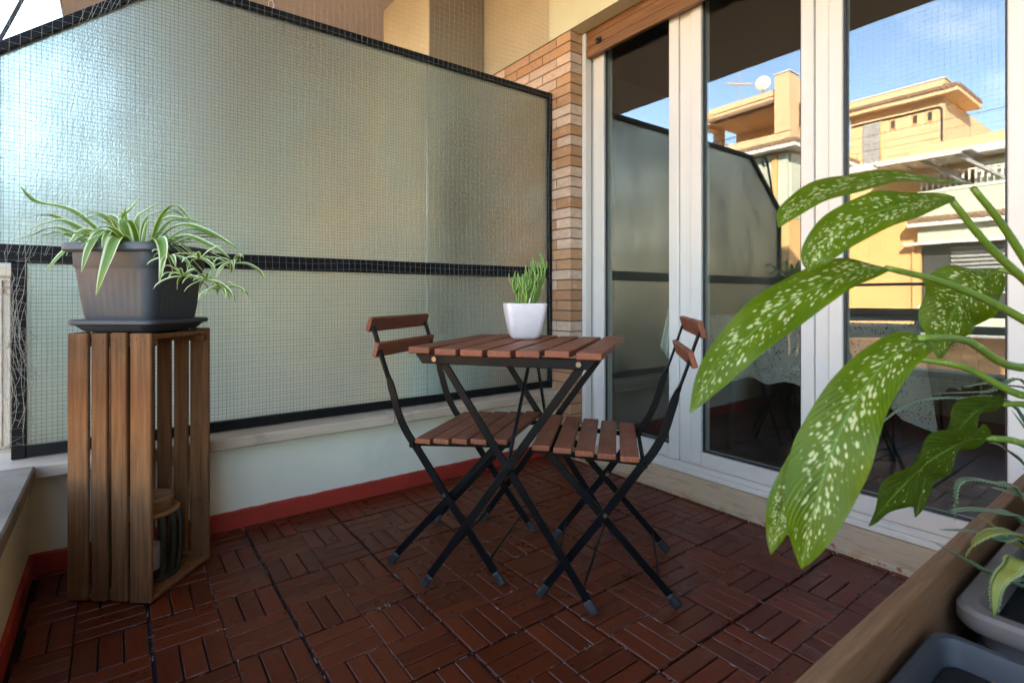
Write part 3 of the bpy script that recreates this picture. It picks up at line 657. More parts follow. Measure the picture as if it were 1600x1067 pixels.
# ------------------------------------------------------------------ bird nets
def net(P, ni, nj, r, drop=None):
    mb = MB()
    rows = [[P(i, j) for j in range(nj + 1)] for i in range(ni + 1)]
    for i in range(ni + 1):
        if rows[i][0] is not None: mb.tube(rows[i], r, 3, False)
    for j in range(nj + 1): mb.tube([rows[i][j] for i in range(ni + 1)], r, 3, False)
    return mb
def P1(i, j):      # loose sheet hanging just before the screen, from the soffit to the coping
    x = -0.33 + i * 0.0255; z = 0.40 + j * 0.0255
    nx = noise.noise(Vector((x * 2.3, z * 2.0, 1.3))); ny = noise.noise(Vector((x * 3.1, z * 1.3, 7.7)))
    pull = max(0, 0.22 - x) * 0.5 * (1 if z < 1.9 else 0.6)
    return Vector((x + 0.016 * nx - 0.10 * pull * math.sin(z * 3.0) , YP - 0.031 - 0.004 * (1 + ny) - 0.03 * pull * (1 + nx), z + 0.012 * ny))
n1 = net(P1, 89, 98, 0.00032).build('bird_net', M['string'], recalc=False)
tag(n1, 'thin knotted bird net hanging in front of the glass screen', 'net')
def P2(i, j):
    y = -2.9 + i * 0.035; z = 0.38 + j * 0.035
    return Vector((-0.335 - 0.008 * noise.noise(Vector((y * 2, z * 2, 3.1))), y + 0.010 * noise.noise(Vector((y * 3, z * 2, 9.1))), z + 0.01 * noise.noise(Vector((y * 2, z * 3, 5.1)))))
n2 = net(P2, 146, 72, 0.0005).build('bird_net', M['string'], recalc=False)
tag(n2, 'taut bird net closing the open street side of the balcony', 'net')
tg = MB(); rng = random.Random(21)
for k in range(26):      # gathered folds of net tied round the corner post
    x = -0.272 + rng.uniform(-0.02, 0.05); y = YP - 0.045 + rng.uniform(-0.012, 0.010); pts = []
    z0 = rng.uniform(0.36, 0.75); z1 = z0 + rng.uniform(0.15, 0.45)
    for q in range(9):
        t = q / 8; z = z0 + (min(z1, 1.12) - z0) * t
        belly = 0.028 * math.sin(math.pi * min(1, max(0, (z - 0.40) / 0.30))) + 0.022 * math.sin(math.pi * min(1, max(0, (z - 0.82) / 0.28)))
        pts.append((x + belly * rng.uniform(0.4, 1.1) + 0.008 * math.sin(7 * t + k), y + 0.006 * math.sin(5 * t + 2 * k), z))
    tg.tube(catmull(pts, 16), 0.0005, 3, False)
for k in range(24):
    x = -0.262 + rng.uniform(-0.02, 0.03); z = rng.uniform(0.40, 1.02)
    tg.tube([(x, YP - 0.04, z), (x + 0.02, YP - 0.05, z + rng.uniform(-0.03, 0.03)), (x + 0.045, YP - 0.045, z + rng.uniform(-0.03, 0.03))], 0.0005, 3, False)
for k in range(9):       # long creases running up across the glass
    x0 = -0.25 + 0.012 * k; pts = [(x0 - 0.02, YP - 0.045, 0.98), (x0 + 0.04 + .004 * k, YP - 0.05, 1.25), (x0 + 0.10 + 0.01 * rng.random(), YP - 0.055, 1.52), (x0 + 0.19, YP - 0.05, 1.82), (x0 + 0.26 + 0.02 * rng.random(), YP - 0.045, 1.99), (x0 + 0.36, YP - 0.04, 2.25)]
    tg.tube(catmull([(p[0] + rng.uniform(-.008, .008), p[1], p[2]) for p in pts], 30), 0.00045, 3, False)
tag(tg.build('gathered_net', M['string'], recalc=False), 'bunched folds of pale bird net tied round the black corner post', 'net')

# ------------------------------------------------------------------ street railing on the parapet (seen in the door glass)
rl = empty('street_railing', (-0.30, 0.5, ZS), 0, 'black flat-bar railing along the street parapet mirrored in the doors', 'railing')
for z, h in ((0.945, 0.022), (0.744, 0.055), (0.634, 0.055)):
    local(rl, MB().box(-0.312, -0.296, -3.2, YW - 0.16, z - h / 2, z + h / 2)).build('rail', M['rail_metal'], rl, 0.002)
for y in (1.95, 0.65, -0.65, -1.95, -3.1):
    local(rl, MB().box(-0.322, -0.3125, y - 0.02, y + 0.02, ZS, 0.955)).build('rail_post', M['rail_metal'], rl, 0.002)
nr = empty('rusty_gatepost', (-0.34, 2.52, 0.33), 0, 'rust-streaked white metal post beyond the corner of the glass screen', 'post')
local(nr, MB().box(-0.44, -0.288, 2.50, 2.56, 0.33, 0.92)).build('post_panel', M['rust'], nr, 0.004)
local(nr, MB().box(-0.45, -0.280, 2.49, 2.565, 0.9205, 0.965)).build('post_cap', M['rust'], nr, 0.006)
local(nr, MB().box(-0.318, -0.311, 2.493, 2.4995, 0.34, 0.91)).build('seam_strip', M['rust'], nr, 0.001)

# ------------------------------------------------------------------ things behind the obscure glass
nt_ = empty('storage_tub', (1.52, 2.60, 0), 0, 'blurred blue tub behind the lower right glass pane', 'tub')
MB().rings([rrect(0.17, 0.11, 0.03, 0.0), rrect(0.20, 0.13, 0.035, 0.52), rrect(0.185, 0.115, 0.03, 0.52), rrect(0.16, 0.10, 0.03, 0.05)]).build('tub_body', M['blue'], nt_, 0, 'auto')
wc = empty('drying_cloth', (1.42, 2.95, 0.62), 0, 'blurred pale cloth behind the right end of the glass screen', 'cloth')
MB().box(-0.12, 0.12, -0.02, 0.02, 0.0, 0.34).build('hanging_cloth', M['white_cloth'], wc, 0.01)

# ================================================================== FURNITURE
def wood_slat(lx, ly, lz, mat, bev=0.003): return MB().box(-lx / 2, lx / 2, -ly / 2, ly / 2, -lz, 0).mesh('slat', mat, bev, seg=2)
# ---- bistro table (local x runs along the near edge, y away from the camera)
tb = empty('bistro_table', (1.063, 1.330, 0), R(-54.5), 'small folding bistro table with red-brown slats and black crossed legs', 'table')
TZ = 0.708; ts = wood_slat(0.575, 0.067, 0.019, M['table_wood'])
for k in range(7):
    x = -0.247 + k * 0.0806 + (0.004 if k == 6 else 0)
    link_mesh('top_slat', ts, tb, (x, 0.0125 + random.uniform(-.002, .002), TZ - random.uniform(0, 0.001)), (0, random.uniform(-.008, .008), R(90) + random.uniform(-.004, .004)))
for s in (-1, 1):
    y = s * 0.240
    r = MB().prism([(-0.268, TZ - 0.020), (0.262, TZ - 0.020), (0.240, TZ - 0.048), (-0.246, TZ - 0.048)], y - 0.008 - 0.012, y + 0.008 - 0.012)
    r.build('side_rail', M['metal'], tb, 0.002)
    yo = y + 0.006 if s < 0 else y - 0.022
    MB().bar((-0.252, y - 0.001, 0.010), (0.214, y - 0.001, 0.664), 0.008, 0.022, (0, 0, 1)).build('leg', M['metal'], tb, 0.0015)
    MB().bar((0.252, y + 0.010, 0.010), (-0.193, y + 0.010, 0.664), 0.008, 0.022, (0, 0, 1)).build('leg', M['metal'], tb, 0.0015)
    MB().tube([(0.006, y - 0.009, 0.372), (0.006, y + 0.018, 0.372)], 0.0065, 8).build('pivot_rivet', M['metal'], tb)
    for x in (-0.205, 0.212):
        MB().tube([(x, y - 0.026, TZ - 0.034), (x, y - 0.020, TZ - 0.034)], 0.0075, 10).build('rail_bolt', M['bolt'], tb)
    for x in (-0.252, 0.252):
        d = Vector((0.466, 0, 0.654)).normalized() if x < 0 else Vector((-0.445, 0, 0.654)).normalized()
        p = Vector((x, y - 0.001 if x < 0 else y + 0.010, 0.002))
        MB().bar(p - d * 0.0 + Vector((0, 0, 0.006)), p + d * 0.044 + Vector((0, 0, 0.004)), 0.016, 0.026, (0, 0, 1)).build('foot_cap', M['foot_cap'], tb, 0.006, seg=2)
    MB().bar((0.018, s * 0.02, TZ - 0.022), (0.006, y - s * 0.012, 0.385), 0.020, 0.005, (1, 0, 0)).build('stay', M['metal'], tb, 0.001)
MB().bar((-0.193, -0.245, TZ - 0.034), (-0.193, 0.235, TZ - 0.034), 0.008, 0.02).build('cross_bar', M['metal'], tb, 0.001)
MB().bar((0.214, -0.245, TZ - 0.034), (0.214, 0.235, TZ - 0.034), 0.008, 0.02).build('cross_bar', M['metal'], tb, 0.001)
MB().tube([(-0.215, -0.235, 0.062), (-0.215, 0.235, 0.062)], 0.004, 6).build('cross_bar', M['metal'], tb)
MB().tube([(0.215, -0.225, 0.062), (0.215, 0.245, 0.062)], 0.004, 6).build('cross_bar', M['metal'], tb)

# ---- folding chairs (local x = facing direction; rear foot at u = 0, front foot at u = 0.39)
UC = 0.198; W2 = 0.182
seat_me = wood_slat(0.40, 0.051, 0.016, M['table_wood'])
back_me = wood_slat(0.40, 0.047, 0.015, M['table_wood'])
def chair(loc, rz, label, near):
    ch = empty('folding_chair', loc, rz, label, 'chair', 'folding chairs at the bistro table')
    def X(u): return u - UC
    slope = 0.022 / 0.30
    for k in range(5):
        u = 0.138 + k * 0.0610; z = 0.412 + (u - 0.11) * slope + 0.006
        link_mesh('seat_slat', seat_me, ch, (X(u), random.uniform(-.002, .002), z), (0, -math.atan(slope) * 0, R(90) + random.uniform(-.005, .005)))
    for s in (-1, 1):
        y = s * W2; yi = s * (W2 - 0.020)
        low = catmull([(X(0.390), y, 0.010), (X(0.300), y, 0.128), (X(0.204), y, 0.255), (X(0.118), y, 0.375), (X(0.075), y, 0.432), (X(0.046), y, 0.490), (X(0.026), y, 0.555), (X(0.010), y, 0.605)], 28)
        MB().sweep(low, 0.008, [0.022] * 26 + [0.020, 0.015, 0.010], (0, 1, 0)).build('leg', M['metal'], ch, 0)
        up = catmull([(X(0.011), y, 0.598), (X(-0.010), y, 0.655), (X(-0.036), y, 0.735), (X(-0.050), y, 0.772)], 8)
        MB().sweep(up, [0.010] + [0.020] * 8, [0.012] + [0.006] * 8, (0, 1, 0)).build('back_upright', M['metal'], ch, 0)
        MB().bar((X(0.006), yi, 0.012), (X(0.365), yi, 0.408), 0.007, 0.021, (0, 0, 1)).build('leg', M['metal'], ch, 0.0015)
        MB().tube([(X(0.204), s * (W2 + 0.007), 0.251), (X(0.204), s * (W2 - 0.026), 0.251)], 0.006, 8).build('pivot_rivet', M['bolt'], ch)
        MB().bar((X(0.098), s * (W2 - 0.032), 0.391), (X(0.41), s * (W2 - 0.032), 0.410), 0.014, 0.014, (0, 0, 1)).build('seat_rail', M['metal'], ch, 0.001)
        MB().tube([(X(0.098), s * (W2 + 0.014), 0.396), (X(0.098), s * (W2 - 0.034), 0.396)], 0.008, 8).build('seat_pivot', M['metal'], ch)
        d = (Vector((0.300, 0, 0.128)) - Vector((0.390, 0, 0.010))).normalized()
        for u, yy, dd in ((0.390, y, d), (0.006, yi, Vector((0.359, 0, 0.396)).normalized())):
            p = Vector((X(u), yy, 0.008))
            MB().bar(p - dd * 0.002, p + dd * 0.042, 0.015, 0.025, (0, 0, 1)).build('foot_cap', M['foot_cap'], ch, 0.006, seg=2)
    for (u, z), nm in (((-0.0555 + 0.004, 0.787), 0), ((-0.028, 0.707), 1)):
        o = link_mesh('back_slat', back_me, ch, (X(u) + 0.010, 0, z - 0.024), (0, 0, 0))
        o.rotation_euler = Matrix(((0, 0.30, 0.954), (1, 0, 0), (0, 0.954, -0.30))).to_3x3().to_euler()
    MB().tube([(X(0.345), -W2, 0.070), (X(0.345), W2, 0.070)], 0.0038, 6).build('cross_bar', M['metal'], ch)
    MB().tube([(X(0.055), -W2 + 0.02, 0.066), (X(0.055), W2 - 0.02, 0.066)], 0.0038, 6).build('cross_bar', M['metal'], ch)
    MB().bar((X(0.10), -W2 + 0.03, 0.388), (X(0.10), W2 - 0.03, 0.388), 0.012, 0.006).build('cross_bar', M['metal'], ch, 0.001)
    MB().bar((X(0.362), -W2 + 0.03, 0.400), (X(0.362), W2 - 0.03, 0.400), 0.012, 0.006).build('cross_bar', M['metal'], ch, 0.001)
    return ch
chair((0.945, 1.521, 0), R(-54.1), 'folding chair with brown slats standing before the glass screen', -1)
chair((1.220, 1.130, 0), R(132.0), 'folding chair with brown slats standing before the glass doors', 1)

# ---- white pot with a pencil-stemmed succulent
wp = empty('succulent_pot', (1.135, 1.440, TZ), R(-30), 'white ceramic square pot with upright green succulent on the table', 'pot plant')
prof = [(0.038, 0.0, 0.02), (0.046, 0.004, 0.022), (0.052, 0.014, 0.022), (0.060, 0.050, 0.020), (0.066, 0.085, 0.019), (0.070, 0.118, 0.018), (0.069, 0.122, 0.018), (0.065, 0.123, 0.016), (0.061, 0.119, 0.016), (0.058, 0.100, 0.016)]
MB().rings([rrect(h, h, r, z, 6) for h, z, r in prof]).build('pot', M['ceramic'], wp, 0, True)
MB().rings([rrect(0.0585, 0.0585, 0.016, 0.098, 4), rrect(0.0585, 0.0585, 0.016, 0.102, 4)]).build('soil', M['soil'], wp, 0)
st = MB(); rng = random.Random(8)
for k in range(46):
    a = rng.uniform(0, 6.283); r = 0.024 * rng.random() ** 0.5
    tall = 0.5 + 0.5 * math.cos(a - 0.3); h = rng.uniform(0.085, 0.13) + 0.085 * tall * rng.random()
    lean = Vector((math.cos(a), math.sin(a), 0)) * h * rng.uniform(0.06, 0.26) + Vector((0.010, -0.004, 0))
    b0 = Vector((r * math.cos(a), r * math.sin(a), 0.098)); t1 = b0 + lean * 0.85 + Vector((0, 0, h)); wob = Vector((rng.uniform(-.006, .006), rng.uniform(-.006, .006), 0))
    st.tube(catmull([b0, b0 + lean * 0.75 + Vector((0, 0, h * 0.38)) + wob, b0 + lean * 1.05 + Vector((0, 0, h * 0.72)) - wob * .5, t1], 10), [0.0016, 0.0020, 0.0023, 0.0024, 0.0024, 0.0025, 0.0024, 0.0024, 0.0023, 0.0021, 0.0012], 7)
    for _ in range(rng.choice((1, 2, 3))):
        q = (b0 + lean * 0.9 + Vector((0, 0, h * rng.uniform(.45, .75)))); aa = rng.uniform(0, 6.28); dd = Vector((math.cos(aa), math.sin(aa), 0)); l = rng.uniform(.025, .05)
        st.tube(catmull([q, q + dd * l * .35 + Vector((0, 0, l * .35)), q + dd * l * .45 + Vector((0, 0, l))], 6), [0.0015, 0.0020, 0.0022, 0.0022, 0.0021, 0.0019, 0.0011], 7)
for lst in ([(-0.02, 0.02, 0.10), (-0.052, 0.030, 0.118), (-0.095, 0.04, 0.150)], [(-0.02, -0.01, 0.10), (-0.035, 0.0, 0.125), (-0.05, 0.005, 0.135)]):
    st.tube(catmull(lst, 8), 0.0013, 5)
tag(st.build('stems', M['stem'], wp, 0, True), kind='stuff')
MB().box(-0.024, -0.020, -0.044, -0.042, 0.09, 0.142).build('plant_tag', M['white_paint'], wp, 0, rot=(0.1, 0.15, 0.2))

# ---- wooden crate on end
cr = empty('wooden_crate', (0.0690, 1.944, 0.0), R(49.5), 'tall brown slatted wooden crate standing on end beside the parapet', 'crate')
CX, CY, CZ = 0.130, 0.1225, 0.753
def slat(nm, x0, x1, y0, y1, z0, z1, bev=0.0025):
    return MB().box(-(x1 - x0) / 2, (x1 - x0) / 2, -(y1 - y0) / 2, (y1 - y0) / 2, -(z1 - z0) / 2, (z1 - z0) / 2).build(nm, M['crate_wood'], cr, bev, loc=((x0 + x1) / 2, (y0 + y1) / 2, (z0 + z1) / 2), rot=(random.uniform(-.004, .004), random.uniform(-.004, .004), 0))
for y0, y1 in ((-CY, -0.061), (-0.051, -0.006), (0.006, 0.051), (0.063, CY)):
    slat('side_slat', -CX, -CX + 0.012, y0, y1, 0.006, CZ - random.uniform(0.0, 0.003))
    slat('side_slat', CX - 0.012, CX, y0, y1, 0.004, CZ - random.uniform(0.0, 0.003))
for x0, x1 in ((-0.116, -0.066), (-0.053, -0.006), (0.008, 0.056), (0.068, 0.117)):
    slat('back_slat', x0, x1, CY - 0.012, CY - 0.0005, 0.008, CZ - 0.002)
nail_me = MB().tube([(-0.0006, 0, 0), (0.0008, 0, 0)], 0.0019, 7).mesh('nail', M['rail_metal'])
for o in [c for c in cr.children if c.name.startswith('side_slat') and c.location.x < 0]:
    for zz in (-0.352, 0.352):
        for yy in (-0.011, 0.012): link_mesh('nail', nail_me, o, (-0.0060, yy + random.uniform(-.004, .004), zz + random.uniform(-.006, .006)))
for z0, z1 in ((0.004, 0.018), (CZ - 0.020, CZ - 0.006)):
    slat('end_board', -CX + 0.0125, CX - 0.0125, -CY + 0.001, -0.002, z0, z1)
    slat('end_board', -CX + 0.0125, CX - 0.0125, 0.002, CY - 0.0125, z0, z1)
for x in (-CX + 0.022, CX - 0.022):
    slat('corner_cleat', x - 0.009, x + 0.009, -CY + 0.02, CY - 0.014, 0.0185, 0.038); slat('corner_cleat', x - 0.009, x + 0.009, -CY + 0.004, CY - 0.014, CZ - 0.040, CZ - 0.0205)

# ---- candle lantern inside the crate
ln = empty('candle_lantern', (0.083, 1.925, 0.020), R(20), 'dark slatted candle lantern with tan wooden rim inside the crate', 'lantern')
def circ(r, z, n=28, cx=0, cy=0): return [(cx + r * math.cos(2 * math.pi * k / n), cy + r * math.sin(2 * math.pi * k / n), z) for k in range(n)]
MB().rings([circ(0.070, 0), circ(0.078, 0.004), circ(0.078, 0.014), circ(0.070, 0.016)]).build('base', M['slat_dark'], ln, 0, 'auto')
lsl = MB().sweep(catmull([(0.073, 0, 0.010), (0.080, 0, 0.05), (0.083, 0, 0.11), (0.081, 0, 0.165), (0.070, 0, 0.195)], 8), 0.014, 0.004, (0, 1, 0)).mesh('lantern_slat', M['slat_dark'], 0)
for k in range(16): link_mesh('lantern_slat', lsl, ln, (0, 0, 0), (0, 0, 2 * math.pi * k / 16))
MB().rings([circ(0.074, 0.186), circ(0.079, 0.192), circ(0.074, 0.199), circ(0.062, 0.199), circ(0.062, 0.188)]).build('hoop', M['bamboo'], ln, 0, True)
MB().rings([circ(0.056, 0.197), circ(0.060, 0.228), circ(0.060, 0.236), circ(0.055, 0.236), circ(0.052, 0.20)], False, False).build('rim', M['bamboo'], ln, 0, True)
MB().rings([circ(0.055, 0.017), circ(0.056, 0.19)], False, False).build('glass_sleeve', M['jar'], ln, 0, True)
MB().rings([circ(0.026, 0.0165, 20), circ(0.026, 0.09, 20), circ(0.018, 0.088, 20)]).build('candle', M['ceramic'], ln, 0, 'auto')

# ---- anthracite planter with saucer and spider plant
pp = empty('square_planter', (0.066, 1.948, CZ), R(49.5), 'anthracite plastic square planter on a saucer on top of the crate', 'planter'); pp.scale = (1.06, 1.06, 1.10)
MB().rings([rrect(0.098, 0.098, 0.03, 0.0, 6), rrect(0.103, 0.103, 0.03, 0.003, 6), rrect(0.116, 0.116, 0.032, 0.017, 6), rrect(0.123, 0.123, 0.034, 0.018, 6), rrect(0.126, 0.126, 0.034, 0.021, 6), rrect(0.126, 0.126, 0.034, 0.029, 6), rrect(0.123, 0.123, 0.034, 0.031, 6), rrect(0.118, 0.118, 0.032, 0.029, 6), rrect(0.102, 0.102, 0.03, 0.008, 6)]).build('saucer', M['plastic'], pp, 0, 'auto')
def fluted(h, r, z, depth, n=34):
    pts = []; per = []
    seg = rrect(h, h, r, z, 6)
    m = len(seg)
    for i in range(m):
        a = Vector(seg[i]); b = Vector(seg[(i + 1) % m]); L = (b - a).length; k = max(1, int(L / 0.0032)) if L > 0.02 else 1
        for q in range(k):
            p = a.lerp(b, q / k)
            if k > 1:
                tt = q / k; w = depth * (0.5 - 0.5 * math.cos(2 * math.pi * tt * 8)) ** 0.8
                nn = Vector((p.x, p.y, 0)); nn = Vector((1 if p.x > 0 else -1, 0, 0)) if abs(p.x) > abs(p.y) else Vector((0, 1 if p.y > 0 else -1, 0))
                p = p - nn * w
            pts.append(p)
    return pts
def fl_rings(spec):
    base = None; out = []
    for h, r, z, dep in spec:
        # same sampling for every ring: sample a reference ring and scale
        ref = fluted(0.11, 0.03, 0, 0.0); refd = fluted(0.11, 0.03, 0, 0.0010)
        s_ = h / 0.11
        out.append([Vector((a.x * s_ + (b.x - a.x) * dep, a.y * s_ + (b.y - a.y) * dep, z)) for a, b in zip(ref, refd)])
    return out
MB().rings(fl_rings([(0.088, .03, 0.010, 0), (0.094, .03, 0.014, 0), (0.097, .03, 0.024, 0.6), (0.103, .03, 0.06, 1), (0.108, .03, 0.10, 1), (0.112, .03, 0.14, 0.9), (0.1145, .03, 0.160, 0.15), (0.1150, .03, 0.164, 0), (0.1175, .03, 0.168, 0), (0.1195, .03, 0.205, 0), (0.133, .03, 0.206, 0), (0.136, .03, 0.210, 0), (0.136, .03, 0.222, 0), (0.132, .03, 0.228, 0), (0.118, .03, 0.228, 0), (0.115, .03, 0.20, 0)])).build('pot', M['plastic'], pp, 0, 'auto')
MB().rings([rrect(0.114, 0.114, 0.03, 0.200, 5), rrect(0.114, 0.114, 0.03, 0.206, 5)]).build('soil', M['soil'], pp)
spd = empty('spider_plant', (0.066, 1.948, CZ + 0.205), 0, 'spider plant with arching white-edged leaves and plantlets in the anthracite planter', 'plant')
def leaf_part(parent, name, pts, w, normal, mat, **kw):
    me = leaf_mesh(name, [Vector(p) - parent.location for p in pts], w, normal, mat, **kw)
    return link_mesh(name, me, parent)
sprof = lambda t: min(1, 0.55 + t * 1.6) * (1 - t ** 3.2) ** 0.9 if t < 1 else 0.01
cc = Vector((0.060, 1.945, CZ + 0.200)); D0 = cc.dot(FW)
sp_l = [([(178, 362, 1.60), (120, 334, 1.62), (62, 318, 1.63), (46, 308, 1.63), (32, 291, 1.64)], .0085), ([(160, 362, 1.66), (100, 345, 1.68), (60, 337, 1.69), (20, 334, 1.70)], .008),
 ([(165, 366, 1.60), (110, 350, 1.58), (70, 350, 1.57), (28, 368, 1.56)], .009), ([(150, 368, 1.62), (95, 358, 1.63), (50, 368, 1.64), (4, 382, 1.64)], .008), ([(150, 372, 1.66), (100, 366, 1.68), (60, 370, 1.70), (30, 376, 1.71)], .007),
 ([(196, 368, 1.58), (193, 345, 1.57), (205, 328, 1.56), (219, 308, 1.56)], .012), ([(208, 368, 1.62), (216, 345, 1.63), (232, 328, 1.64), (253, 315, 1.65)], .009), ([(216, 368, 1.66), (228, 346, 1.67), (245, 333, 1.68), (269, 325, 1.69)], .007),
 ([(226, 366, 1.62), (252, 347, 1.62), (285, 343, 1.62), (321, 350, 1.63)], .010), ([(232, 368, 1.58), (272, 356, 1.57), (318, 360, 1.56), (381, 394, 1.55)], .011), ([(236, 370, 1.64), (290, 360, 1.66), (340, 372, 1.67), (372, 384, 1.68)], .008),
 ([(230, 372, 1.56), (280, 370, 1.54), (330, 385, 1.52), (360, 404, 1.51)], .009), ([(195, 362, 1.60), (180, 346, 1.60), (162, 338, 1.61), (148, 334, 1.62)], .010),
 ([(196, 366, 1.54), (166, 362, 1.49), (142, 385, 1.45), (127, 426, 1.43)], .0125), ([(200, 368, 1.53), (186, 372, 1.47), (168, 410, 1.42), (150, 462, 1.41)], .0155), ([(186, 366, 1.55), (140, 362, 1.52), (116, 374, 1.50), (104, 400, 1.49)], .010),
 ([(180, 368, 1.55), (140, 370, 1.52), (100, 395, 1.50), (70, 426, 1.49)], .010), ([(232, 370, 1.53), (247, 374, 1.47), (256, 396, 1.44), (249, 444, 1.43)], .012), ([(170, 370, 1.54), (176, 364, 1.50), (165, 372, 1.46), (160, 388, 1.45)], .008),
 ([(212, 368, 1.60), (206, 352, 1.60), (207, 343, 1.60)], .008), ([(222, 368, 1.60), (230, 352, 1.60), (240, 346, 1.60)], .007), ([(196, 362, 1.68), (197, 340, 1.70), (196, 322, 1.71)], .005),
 ([(205, 366, 1.66), (170, 345, 1.70), (140, 340, 1.74), (110, 352, 1.77)], .008), ([(225, 366, 1.68), (265, 348, 1.74), (300, 350, 1.78), (330, 362, 1.81)], .008)]
for pts, w in sp_l:
    P = [at(*p) for p in pts]; P[0] = P[0].lerp(cc, 0.55); P[0].z = min(P[0].z, CZ + 0.215)
    hang = P[-1].z < P[0].z - 0.03
    nrm = ((0, 0, 1), tuple((Vector((0, 0, 0.3)) - FW * 0.9))) if hang else ((-FW.x * .4, -FW.y * .4, 1), (-FW.x * 0.5, -FW.y * 0.5, 0.9))
    leaf_part(spd, 'leaf', P, w * 1.3, nrm, M['spider'], nl=18, nw=6, fold=0.40, prof=sprof)
rng = random.Random(77)
for k in range(22):      # the denser tuft in the middle
    a = rng.uniform(0, 6.283); L = rng.uniform(0.12, 0.25); e_ = rng.uniform(0.35, 1.15); d = Vector((math.cos(a), math.sin(a), 0)); b0 = cc + d * rng.uniform(0.0, 0.03)
    up_ = L * math.sin(e_); ho = L * math.cos(e_)
    leaf_part(spd, 'leaf', [b0, b0 + d * ho * .35 + UP * up_ * .6, b0 + d * ho * .8 + UP * up_ * .82, b0 + d * (ho * 1.15 + .02) + UP * up_ * rng.uniform(.3, .8)], rng.uniform(.008, .0125), (-d.x * .6 - FW.x * .2, -d.y * .6 - FW.y * .2, 1), M['spider'], nl=14, nw=6, fold=0.4, prof=sprof)
rng = random.Random(14)
pl_px = [((232, 380, 1.55), (262, 402, 1.46)), ((236, 380, 1.55), (285, 432, 1.42)), ((240, 378, 1.55), (312, 405, 1.45)), ((240, 378, 1.55), (322, 438, 1.43)), ((246, 378, 1.56), (346, 452, 1.44)), ((250, 378, 1.56), (364, 412, 1.47))]
for b0, c0 in pl_px:
    a = at(*b0); c = at(*c0)
    MB().tube(catmull([a.lerp(cc, .3) - spd.location, a.lerp(c, .35) + Vector((0, 0, .028)) - spd.location, a.lerp(c, .75) + Vector((0, 0, .012)) - spd.location, c - spd.location], 12), 0.0013, 5).build('stolon', M['stolon'], spd, 0, True)
    nlv = rng.randint(9, 12)
    for k in range(nlv):
        ang = 2 * math.pi * k / nlv + rng.uniform(-.3, .3); L = rng.uniform(0.035, 0.078); el = rng.uniform(-0.2, 0.9)
        d = Vector((math.cos(ang) * math.cos(el), math.sin(ang) * math.cos(el), math.sin(el)))
        drp = Vector((0, 0, -1)) * L * rng.uniform(0.25, 0.75)
        leaf_part(spd, 'plantlet_leaf', [c, c + d * L * 0.45 + drp * 0.05, c + d * L * 0.85 + drp * 0.45, c + d * L * 1.05 + drp], rng.uniform(.005, .0075), (d.x * -.3 - FW.x * .5, d.y * -.3 - FW.y * .5, 1), M['spider_pale'], nl=9, nw=4, fold=0.4, prof=sprof)

# ================================================================== FOREGROUND PLANTER
px_ = empty('planter_box', (1.1, 0.12, 0), 0, 'long rough wooden planter box in the near right foreground', 'planter box')
BZ = 0.42; BX0, BX1, BY0, BY1 = 0.36, 1.835, -0.10, 0.286
def bpart(nm, x0, x1, y0, y1, z0, z1, rot=(0, 0, 0)):
    return MB().box(-(x1 - x0) / 2, (x1 - x0) / 2, -(y1 - y0) / 2, (y1 - y0) / 2, -(z1 - z0) / 2, (z1 - z0) / 2).build(nm, M['box_wood'], px_, 0.004, loc=((x0 + x1) / 2 - 1.1, (y0 + y1) / 2 - 0.12, (z0 + z1) / 2), rot=rot, seg=2)
for z0, z1 in ((0.03, 0.155), (0.160, 0.285), (0.290, BZ)):
    bpart('board', BX0, BX1, BY1 - 0.024, BY1, z0, z1); bpart('board', BX0, BX1, BY0, BY0 + 0.024, z0, z1)
    bpart('end_board', BX1 - 0.024, BX1 - 0.0005, BY0 + 0.0245, BY1 - 0.0245, z0, z1 - 0.002); bpart('end_board', BX0 + .0005, BX0 + 0.024, BY0 + 0.0245, BY1 - 0.0245, z0, z1 - 0.002)
bpart('bottom_board', BX0 + 0.025, BX1 - 0.025, BY0 + 0.025, BY1 - 0.025, 0.035, 0.055)
for x in (BX0 + 0.05, BX1 - 0.05):
    bpart('batten', x - 0.02, x + 0.02, BY1 - 0.048, BY1 - 0.0245, 0.056, BZ - 0.03)
for x in (BX0 + 0.1, BX1 - 0.1): bpart('foot_block', x - 0.04, x + 0.04, BY0 + 0.02, BY1 - 0.02, 0.0, 0.0295)
def trough(name, x0, x1, y0, y1, z0, z1, r, mat, soil_z, label, lip=0.012):
    e = empty(name, ((x0 + x1) / 2, (y0 + y1) / 2, z0), 0, label, 'pot'); hx, hy, H = (x1 - x0) / 2, (y1 - y0) / 2, z1 - z0
    MB().rings([rrect(hx - .045, hy - .035, r * .7, 0, 7), rrect(hx - .040, hy - .030, r * .8, 0.006, 7), rrect(hx - lip - .004, hy - lip - .004, r, H - 0.034, 7), rrect(hx - .003, hy - .003, r, H - 0.030, 7), rrect(hx, hy, r, H - 0.024, 7), rrect(hx, hy, r, H - 0.006, 7), rrect(hx - .005, hy - .005, r, H, 7), rrect(hx - lip - .004, hy - lip - .004, r * .85, H - 0.001, 7), rrect(hx - lip - .008, hy - lip - .008, r * .8, H - 0.012, 7), rrect(hx - .042, hy - .034, r * .6, 0.012, 7)]).build('pot', mat, e, 0, 'auto')
    k = (soil_z - z0) / H; ix, iy = hx - .044 + (.024) * k, hy - .036 + .016 * k
    s = MB().rings([rrect(ix, iy, r * .7, soil_z - z0 - 0.02, 5), rrect(ix, iy, r * .7, soil_z - z0, 5), rrect(ix * .5, iy * .5, r * .3, soil_z - z0 + 0.008, 5)]); s.build('soil', M['soil'], e, 0, True)
    return e
